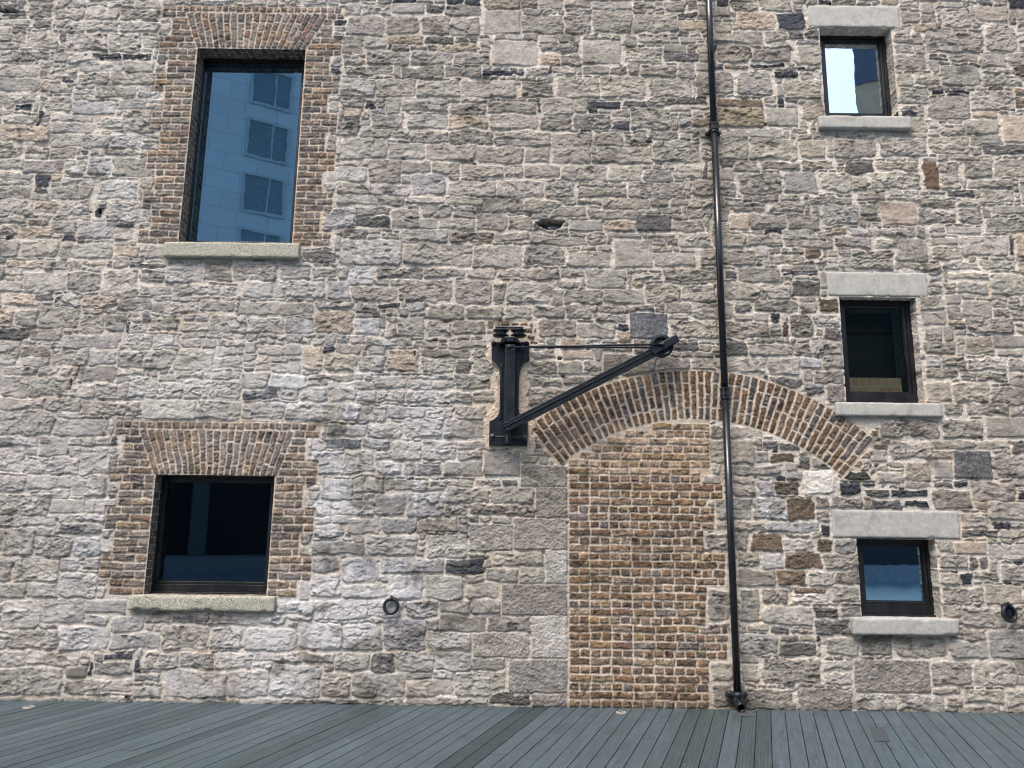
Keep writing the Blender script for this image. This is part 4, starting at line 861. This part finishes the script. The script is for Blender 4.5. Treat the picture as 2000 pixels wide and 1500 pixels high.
# fork that carries the wheel
k0, k1 = P(1272, 689, Yj), P(1321, 662, Yj); dk = (k1 - k0).normalized(); Lk = (k1 - k0).length; nk = Vector((-dk.z, 0, dk.x))
MK = Matrix(((dk.x, 0, nk.x, k0.x), (0, 1, 0, Yj), (dk.z, 0, nk.z, k0.z), (0, 0, 0, 1)))
for yo in (-.062, .045):
    bm = bmesh.new(); box(bm, 0, yo, -.040, Lk, yo + .016, .040, MK); link("fork_plate", bm, M_IRON, HST, bevel=.004)
bm = bmesh.new(); box(bm, Lk - .026, -.046, -.042, Lk + .012, .045, .042, MK); link("fork_end", bm, M_IRON, HST, bevel=.005)
wc = P(1292, 676, Yj)
bm = bmesh.new()
lathe(bm, (wc.x, Yj - .034, wc.z), (0, 1, 0), [(0, .100), (.004, .124), (.014, .124), (.024, .106), (.044, .106), (.054, .124), (.064, .124), (.068, .100), (.060, .084), (.045, .076), (.022, .076), (.008, .084), (0, .100)], 56, False)
torus(bm, (wc.x, Yj, wc.z), (0, 1, 0), .026, .016, 24, 8)
lathe(bm, (wc.x, Yj + .004, wc.z), (0, 1, 0), [(0, .09), (.006, .09)], 40)
for a in range(5):
    t = a * 2 * math.pi / 5 + .3; tube(bm, (wc.x + .03 * math.cos(t), Yj, wc.z + .03 * math.sin(t)), (wc.x + .1 * math.cos(t), Yj, wc.z + .1 * math.sin(t)), .011, 10)
link("jib_wheel", bm, M_IRON, HST)
bm = bmesh.new(); lathe(bm, (wc.x, Yj + .07, wc.z), (0, -1, 0), [(0, .012), (.135, .012), (.135, .024), (.146, .023), (.148, .014), (.166, .012), (.170, .004)], 20); link("wheel_pin", bm, M_IRON, HST)
for yo in (-.075, .065):
    a, b = P(994, 678, Yj + yo), P(1292, 676, Yj + yo); bm = bmesh.new()
    tube(bm, (a.x, Yj + yo, a.z), (b.x, Yj + yo, wc.z), .0105, 14); link("tie_rod", bm, M_IRON, HST, smooth=True)
    bm = bmesh.new(); lathe(bm, (a.x, Yj + yo + .010, a.z), (0, -1, 0), [(0, .029), (.018, .029), (.020, .018), (.030, .016), (.034, .008)], 22); link("rod_eye", bm, M_IRON, HST)

# ---------------------------------------------------------------- rainwater pipe
Yr = -.085
r0, r1 = at(1384, 0, Yr), at(1440, 1345, Yr); xt = lambda z: r1.x + (r0.x - r1.x) * (z - r1.z) / (r0.z - r1.z)
PIPE = empty("drainpipe", (r1.x, Yr, 0), "tall black cast iron drainpipe running down the wall past the brick arch", "pipe")
RP = .037
zt = 8.9
za, zb2 = at(1395, 248, Yr).z, at(1410, 766, Yr).z; zc = at(1442, 1352, Yr).z
for a, b in ((zc, zb2), (zb2, za), (za, zt)):
    bm = bmesh.new(); tube(bm, (xt(a), Yr, a), (xt(b), Yr, b), RP, 48); link("pipe_length", bm, M_BLACK, PIPE, smooth=False)
for ob in PIPE.children:
    for p_ in ob.data.polygons: p_.use_smooth = len(p_.vertices) == 4
for z_, ears in ((za, True), (zb2, False)):
    bm = bmesh.new(); x_ = xt(z_)
    lathe(bm, (x_, Yr, z_ - .075), (0, 0, 1), [(0, .037), (0, .044), (.012, .046), (.020, .044), (.028, .044), (.030, .054), (.045, .055), (.048, .046), (.095, .047), (.098, .056), (.115, .057), (.120, .046), (.128, .037)], 40)
    link("pipe_socket", bm, M_BLACK, PIPE, bevel=0)
    for s in ((-1, 1) if ears else ()):
        bm = bmesh.new()
        box(bm, x_ + s * .040 - .022, -.055, z_ - .075, x_ + s * .040 + .022, -.02, z_ - .03)
        lathe(bm, (x_ + s * .068, -.02, z_ - .055), (0, -1, 0), [(0, .024), (.03, .024), (.032, .014), (.045, .013), (.048, .005)], 18)
        link("pipe_bracket", bm, M_BLACK, PIPE, bevel=.003)
# bottom: eared collar and outlet shoe
bm = bmesh.new(); x_ = xt(zc)
lathe(bm, (x_, Yr, zc - .10), (0, 0, 1), [(0, .040), (.0, .048), (.02, .056), (.035, .055), (.055, .050), (.060, .062), (.085, .064), (.100, .056), (.110, .045), (.112, .038)], 40)
link("pipe_socket", bm, M_BLACK, PIPE)
for s in (-1, 1):
    bm = bmesh.new()
    lathe(bm, (x_ + s * .075, -.02, zc - .025), (0, -1, 0), [(0, .034), (.045, .034), (.050, .026), (.056, .014)], 20)
    box(bm, x_ + min(s * .02, s * .085), -.055, zc - .055, x_ + max(s * .02, s * .085), -.025, zc + .004)
    link("pipe_bracket", bm, M_BLACK, PIPE, bevel=.004)
bm = bmesh.new(); pth = [Vector((x_, Yr, zc - .095)), Vector((x_, Yr - .004, .125)), Vector((x_ + .002, Yr - .030, .085)), Vector((x_ + .003, Yr - .075, .060)), Vector((x_ + .003, Yr - .105, .052))]
prev = None; seg = 32
rings = []
for k, p0 in enumerate(pth):
    d_ = ((pth[min(k + 1, 4)] - pth[max(k - 1, 0)])).normalized(); a_ = Vector((1, 0, 0)); a_ = (a_ - d_ * a_.dot(d_)).normalized(); b_ = d_.cross(a_)
    rings.append([p0 + (a_ * math.cos(2 * math.pi * q / seg) + b_ * math.sin(2 * math.pi * q / seg)) * r_ for q in range(seg) for r_ in (.042,)])
vr = [[bm.verts.new(p) for p in R_] for R_ in rings]
inn = [[bm.verts.new(pth[k] + (rings[k][q] - pth[k]) * .84) for q in range(seg)] for k in range(len(pth))]
for S_, fl in ((vr, 0), (inn, 1)):
    for k in range(len(pth) - 1):
        for q in range(seg): bm.faces.new((S_[k][q], S_[k][(q + 1) % seg], S_[k + 1][(q + 1) % seg], S_[k + 1][q]))
for q in range(seg): bm.faces.new((vr[-1][q], vr[-1][(q + 1) % seg], inn[-1][(q + 1) % seg], inn[-1][q]))
me_o = link("pipe_shoe", bm, M_BLACK, PIPE, smooth=True)

# ---------------------------------------------------------------- mooring rings
def ring(px, py, R, name_label, tilt=0.0, disc=False):
    c = at(px, py, -.05); t = empty("wall_ring", (c.x, 0, c.z), name_label, "iron ring", "iron rings fixed to the wall")
    bm = bmesh.new(); torus(bm, (c.x, -.055, c.z), (tilt, -1, .12), R, .0165, 48, 14); link("ring", bm, M_IRON, t, smooth=True)
    bm = bmesh.new(); torus(bm, (c.x + tilt * .02, -.052, c.z + R + .008), (1, 0, tilt), .022, .010, 24, 10); tube(bm, (c.x, -.035, c.z + R + .012), (c.x, .03, c.z + R + .02), .012, 12); link("staple", bm, M_IRON, t, smooth=True)
    if disc:
        bm = bmesh.new(); lathe(bm, (c.x, 0, c.z), (0, -1, 0), [(0, .06), (.03, .058), (.036, .04), (.040, .01)], 28); link("wall_boss", bm, M_IRON, t, smooth=True)
ring(764, 1184, .070, "black iron ring hanging on the wall left of the archway, below the white streaked stones")
ring(1971, 1198, .076, "black iron ring hanging on the wall at the right edge, beside the lowest right window", .25, True)

# ---------------------------------------------------------------- deck
BA = math.atan2(500, F / math.cos(TH) ) ; BA = math.atan((1496 - 996) / (F / math.cos(TH)))
bd = Vector((math.sin(BA), math.cos(BA), 0)); bn = Vector((math.cos(BA), -math.sin(BA), 0))
def deck_x(px): return (px - 996) / 194.5 * (1.0)
e0 = at(1000, 1383, 0)
PIT = .139 * math.cos(BA)
M_DECK, nt_, p_ = mat("composite_deck")
vc = nt_.nodes.new("ShaderNodeVertexColor"); vc.layer_name = "Col"
geo = nt_.nodes.new("ShaderNodeNewGeometry"); dt = nt_.nodes.new("ShaderNodeVectorMath"); dt.operation = 'DOT_PRODUCT'; nt_.links.new(geo.outputs['Position'], dt.inputs[0]); dt.inputs[1].default_value = tuple(bn)
dl = nt_.nodes.new("ShaderNodeVectorMath"); dl.operation = 'DOT_PRODUCT'; nt_.links.new(geo.outputs['Position'], dl.inputs[0]); dl.inputs[1].default_value = tuple(bd)
def mth(op, a, b=None):
    n = nt_.nodes.new("ShaderNodeMath"); n.operation = op
    for k, s in ((0, a), (1, b)):
        if s is None: continue
        if isinstance(s, (int, float)): n.inputs[k].default_value = s
        else: nt_.links.new(s, n.inputs[k])
    return n.outputs[0]
gr = mth('SINE', mth('MULTIPLY', dt.outputs['Value'], 2 * math.pi * 5 / PIT))
reed = vc.outputs['Alpha']
grm = mth('MULTIPLY', gr, reed)
cbv = nt_.nodes.new("ShaderNodeCombineXYZ"); nt_.links.new(mth('MULTIPLY', dt.outputs['Value'], 9.0), cbv.inputs[0]); nt_.links.new(mth('MULTIPLY', dl.outputs['Value'], .8), cbv.inputs[1])
nA = noise(nt_, 3.0, 8, .72, cbv.outputs[0], .3)
nB = noise(nt_, 1.3, 7, .65, mapped(nt_, 1, 1, 1), .6)
nC = noise(nt_, 60, 4, .6, mapped(nt_, 1, 1, 1))
c_ = mixc(nt_, maprange(nt_, nA, .32, .68, 0, 1), (.72, .72, .72), (1.2, 1.2, 1.2))
c_ = mixc(nt_, 1.0, vc.outputs['Color'], c_, 'MULTIPLY')
c_ = mixc(nt_, maprange(nt_, nB, .56, .74, 0, .65), c_, (.080, .105, .078))
c_ = mixc(nt_, maprange(nt_, noise(nt_, 1.0, 6, .6, cbv.outputs[0], 1.2), .55, .66, 0, .55), c_, (.035, .050, .052))
c_ = mixc(nt_, maprange(nt_, nC, .60, .75, 0, .3), c_, (.22, .23, .22))
c_ = mixc(nt_, maprange(nt_, grm, -.9, .2, .45, 0), c_, (.03, .035, .035))
nt_.links.new(c_, p_.inputs['Base Color'])
nt_.links.new(maprange(nt_, nB, .3, .7, .34, .58), p_.inputs['Roughness'])
bump(nt_, p_, mth('ADD', mth('MULTIPLY', grm, .8), mth('MULTIPLY', nA, .6)), .6, .003)

def clipseg(off, ya, yb):                       # point of the board line (offset along bn) at given y
    s0 = ya; return None
verts, faces, cols = [], [], []
YB = -12.5
def line_pt(off, y):
    # p = bn*off + bd*t with p.y = y
    t = (y - bn.y * off) / bd.y; return bn * off + bd * t
offs0 = bn.x * e0.x
reeds = ((1026, 1076), (1337, 1420), (1468, 1500), (690, 760), (410, 470), (560, 590), (120, 175), (250, 275))
k0, k1 = int(-13 / PIT), int(15 / PIT)
rb = random.Random(5)
for k in range(k0, k1):
    o0 = k * PIT + .0036; o1 = (k + 1) * PIT - .0036
    xe_ = line_pt((o0 + o1) / 2, 0).x; pxe = 996 + xe_ * 194.5
    rd = any(a <= pxe <= b for a, b in reeds) or (pxe < 900 and rb.random() < .12) or rb.random() < .03
    bs = np.array((.073, .103, .120)) * rb.uniform(.94, 1.06) if not rd else np.array((.055, .084, .094)) * rb.uniform(.92, 1.08)
    if 1026 <= pxe <= 1076: bs = np.array((.036, .056, .064))
    # butt joints along the board
    joints = [0.03]
    y = -rb.uniform(.4, 3.4)
    if k % 3: y = -3.6 * ((k * 7) % 5 + 1) / 5 - .3
    while y > YB: joints.append(y); y -= 3.6
    joints.append(YB)
    ns = 10
    for ya, yb in zip(joints, joints[1:]):
        dz = rb.uniform(-.0012, .0012); b0 = len(verts)
        for y_, s_ in ((ya, -.0015), (yb, .0015)):
            for of in (o0, o1):
                q = line_pt(of, y_ + s_)
                verts.append((q.x, q.y, dz)); verts.append((q.x, q.y, -.025))
        # 0,1 ya/o0 top,bot ; 2,3 ya/o1 ; 4,5 yb/o0 ; 6,7 yb/o1
        for f in ((0, 4, 6, 2), (0, 1, 5, 4), (2, 6, 7, 3), (4, 5, 7, 6), (0, 2, 3, 1)): faces.append(tuple(b0 + i_ for i_ in f))
        v_ = rb.uniform(.93, 1.07)
        for _ in range(8): cols.append((*(bs * v_), 1.0 if rd else .3))
me = bpy.data.meshes.new("deck"); me.from_pydata(verts, [], faces); me.materials.append(M_DECK)
ca = me.color_attributes.new("Col", 'FLOAT_COLOR', 'POINT'); ca.data.foreach_set('color', np.array(cols, np.float32).ravel())
dk_ = bpy.data.objects.new("deck", me); COL.objects.link(dk_); tag(dk_, "blue grey timber look deck boards running slantwise to the wall", None, None, 'structure')
bm = bmesh.new(); box(bm, -12, YB + .05, -.6, 12, .25, -.028); o = link("deck_base", bm, flat_mat("deck_base", (.02, .02, .02))); tag(o, kind='structure')
# small inset board in the deck
bm = bmesh.new()
def gpt(px, py):
    d = fwd * F + RT * (px - 1000) + UP * (750 - py); t = -CAM.z / d.z; return CAM + d * t
q = [gpt(*p) for p in ((1700, 1421), (1727, 1422), (1739, 1449), (1708, 1448))]
v0 = [bm.verts.new((p.x, p.y, .005)) for p in q]; bm.faces.new(v0); r_ = bmesh.ops.extrude_face_region(bm, geom=bm.faces[:]); bmesh.ops.translate(bm, vec=(0, 0, -.004), verts=[g for g in r_['geom'] if isinstance(g, bmesh.types.BMVert)])
o = link("deck_patch", bm, flat_mat("dark_board", (.052, .064, .070), .6, 30)); o.parent = dk_
# dull drain grating under the pipe
g0 = gpt(1451, 1395); GT = empty("drain_grating", (g0.x, g0.y, 0), "small square metal drain grating in the deck below the drainpipe", "drain")
M_GAL = flat_mat("grey_metal", (.12, .125, .13), .4)
bm = bmesh.new(); h_ = .085
ring_f = ((-h_, -h_, h_, -h_ + .014), (-h_, h_ - .014, h_, h_), (-h_, -h_ + .014, -h_ + .014, h_ - .014), (h_ - .014, -h_ + .014, h_, h_ - .014))
for a, b, c, d_ in ring_f: box(bm, g0.x + a, g0.y + b, .0015, g0.x + c, g0.y + d_, .014)
link("frame", bm, M_GAL, GT, bevel=.002)
for s in range(6):
    bm = bmesh.new(); x_2 = g0.x - h_ + .026 + s * .024; box(bm, x_2, g0.y - h_ + .014, .0015, x_2 + .010, g0.y + h_ - .014, .010); link("bar", bm, M_GAL, GT)
bm = bmesh.new(); box(bm, g0.x - h_ + .01, g0.y - h_ + .01, .0012, g0.x + h_ - .01, g0.y + h_ - .01, .004); link("pit", bm, flat_mat("black_pit", (.006, .006, .006)), GT)
for px, py, lb in ((1213, 1392, "round flush metal uplight in the deck at the foot of the brick blocking"), (56, 1382, "round flush metal uplight in the deck at the far left of the wall")):
    q = gpt(px, py); t = empty("deck_light", (q.x, q.y, 0), lb, "light", "uplights set in the deck")
    bm = bmesh.new(); lathe(bm, (q.x, q.y, .0012), (0, 0, 1), [(0, .052), (.007, .050), (.008, .036), (.003, .034)], 30); link("rim", bm, flat_mat("steel", (.42, .38, .33), .35), t)
    bm = bmesh.new(); lathe(bm, (q.x, q.y, .004), (0, 0, 1), [(0, .034), (.003, .033), (.004, .02)], 26); link("lens", bm, flat_mat("lens", (.10, .10, .10), .15), t)
# flecks of litter
bm = bmesh.new(); rl = random.Random(9)
for _ in range(90):
    x, y = rl.uniform(-6, 6), rl.uniform(-3.2, -.1); r = rl.uniform(.003, .010); n_ = rl.randint(4, 6); ph = rl.uniform(0, 6)
    top = [bm.verts.new((x + r * rl.uniform(.6, 1.2) * math.cos(ph + 6.283 * i / n_), y + r * math.sin(ph + 6.283 * i / n_), .0045 + rl.uniform(0, .002))) for i in range(n_)]
    bm.faces.new(top)
o = link("litter", bm, flat_mat("pale_flecks", (.45, .44, .40))); tag(o, "pale flecks of grit and droppings scattered on the deck", "litter", None, 'stuff')

# ---------------------------------------------------------------- across the water: what the windows reflect
M_WAT, nw, pw_ = mat("water"); pw_.inputs['Base Color'].default_value = (.20, .27, .32, 1); pw_.inputs['Roughness'].default_value = .6
bump(nw, pw_, noise(nw, 2.2, 5, .6, mapped(nw, .5, 2.0, 1)), .8, .12)
bm = bmesh.new(); vv = [bm.verts.new(p) for p in ((-400, -700, -.8), (400, -700, -.8), (400, 60, -.8), (-400, 60, -.8))]; bm.faces.new(vv); tag(link("water", bm, M_WAT), kind='structure')
bm = bmesh.new(); box(bm, -200, -400, -1.5, 200, -37.5, 0); tag(link("quay", bm, stone_mat("paving", (.30, .31, .32), (.40, .41, .42), None, 5)), kind='structure')
M_PAN, npn, pp_ = mat("facade_panels")
bt = npn.nodes.new("ShaderNodeTexBrick"); bt.inputs['Scale'].default_value = 1; bt.inputs['Brick Width'].default_value = 2.3; bt.inputs['Row Height'].default_value = 1.43; bt.inputs['Mortar Size'].default_value = .02
bt.inputs['Color1'].default_value = (.56, .57, .58, 1); bt.inputs['Color2'].default_value = (.62, .63, .64, 1); bt.inputs['Mortar'].default_value = (.36, .37, .38, 1)
tc = npn.nodes.new("ShaderNodeTexCoord"); s3 = npn.nodes.new("ShaderNodeSeparateXYZ"); c3 = npn.nodes.new("ShaderNodeCombineXYZ")
npn.links.new(tc.outputs['Object'], s3.inputs[0]); npn.links.new(s3.outputs[0], c3.inputs[0]); npn.links.new(s3.outputs[2], c3.inputs[1]); npn.links.new(c3.outputs[0], bt.inputs['Vector']); npn.links.new(bt.outputs[0], pp_.inputs['Base Color'])
M_FG = paint_mat("far_glass", (.13, .16, .17), .15, 2, .002, .8)
M_FF = flat_mat("far_frame", (.45, .47, .48), .5)
M_DKG = flat_mat("shopfront_dark", (.02, .022, .026), .5)
fa = math.atan2(-.47, .88)
AP = empty("apartment_building", (-19, -44, 0), "tall pale panelled apartment block, seen only as a reflection in the tall blue window", "building")
AP.rotation_euler = (0, 0, fa)
TWR = math.radians(27)
def child(name, bm, mt, par):
    o = link(name, bm, mt, None); o.parent = par; return o
bm = bmesh.new(); box(bm, -14, -14, 7.5, 16, 0, 62); child("wall", bm, M_PAN, AP)
bm = bmesh.new(); box(bm, -14, -14, 0, 16, -1.5, 7.5); child("shopfront", bm, M_DKG, AP)
for i in (0, 2, 4, 5):
    bm = bmesh.new(); x_ = -1.9 + (i - 2) * 5.4; box(bm, x_ - .5, .15, 0, x_ + .5, .8, 7.5); child("column", bm, flat_mat("column_grey", (.17, .18, .18), .6), AP)
winp = None
for fl in range(12):
    for cx_ in (-12.0, -5.7, .6, 6.9, 13.2):
        zf = 11.4 + fl * 4.3
        if winp is None:
            bm = bmesh.new(); ring_frame(bm, (-1.55, 0, 1.55, 3.1), (-1.35, .2, 1.35, 2.9), -.1, .12); box(bm, .25, -.05, .2, .37, .05, 2.9); wf = link("window_frame", bm, M_FF)
            wf.parent = AP; wf.location = (cx_, 0, zf)
            bm = bmesh.new(); box(bm, -1.35, -.02, .2, 1.35, .03, 2.9); wp = link("window_pane", bm, M_FG); wp.parent = wf; winp = (wf, wp)
        else:
            a = winp[0].copy(); COL.objects.link(a); a.parent = AP; a.location = (cx_, 0, zf)
            b = winp[1].copy(); COL.objects.link(b); b.parent = a
# stone tower at right, with a glazed upper part
TW = empty("stone_tower", (30.6, -54, -1), "rough stone tower with glazed top, seen only as a reflection in the highest small window", "building")
TW.rotation_euler = (0, 0, TWR)
bm = bmesh.new(); box(bm, 0, -16, 0, 17, 0, 42.5); child("wall", bm, stone_mat("tower_stone", (.26, .21, .15), (.42, .34, .24), (.34, .31, .22), .5, .02), TW)
bm = bmesh.new(); box(bm, -.1, -16, 42.5, 14.5, .1, 80); child("glazed_top", bm, flat_mat("blue_cladding", (.045, .065, .11), .6), TW)
bm = bmesh.new()
for z_ in (37, 46): tube(bm, (5.0, .5, z_ - 1.5), (14, 1.2, z_ + 4.5), .55, 12)
child("strut", bm, M_FF, TW)
for x_ in (3.2, 6.4, 9.6, 12.8):
    bm = bmesh.new(); box(bm, x_ - .08, .1, 42.5, x_ + .08, .3, 80); child("mullion", bm, M_FF, TW)
for z_ in range(48, 80, 6):
    bm = bmesh.new(); box(bm, -.2, .1, z_, 14.6, .25, z_ + .15); child("string_course", bm, M_FF, TW)
# low dark sheds along the far quay
SH = empty("quay_shed", (14, -45, 0), "long low dark shed reflected in the two lower right windows", "building")
bm = bmesh.new(); box(bm, -16, -8, 0, 45, 4, 15); child("wall", bm, M_DKG, SH)
bm = bmesh.new(); prism(bm, [(-16.4, 15), (45.4, 15), (45.4, 15.3), (14, 18), (-16.4, 15.3)], -8.4, 4.4); child("roof", bm, M_DKG, SH)
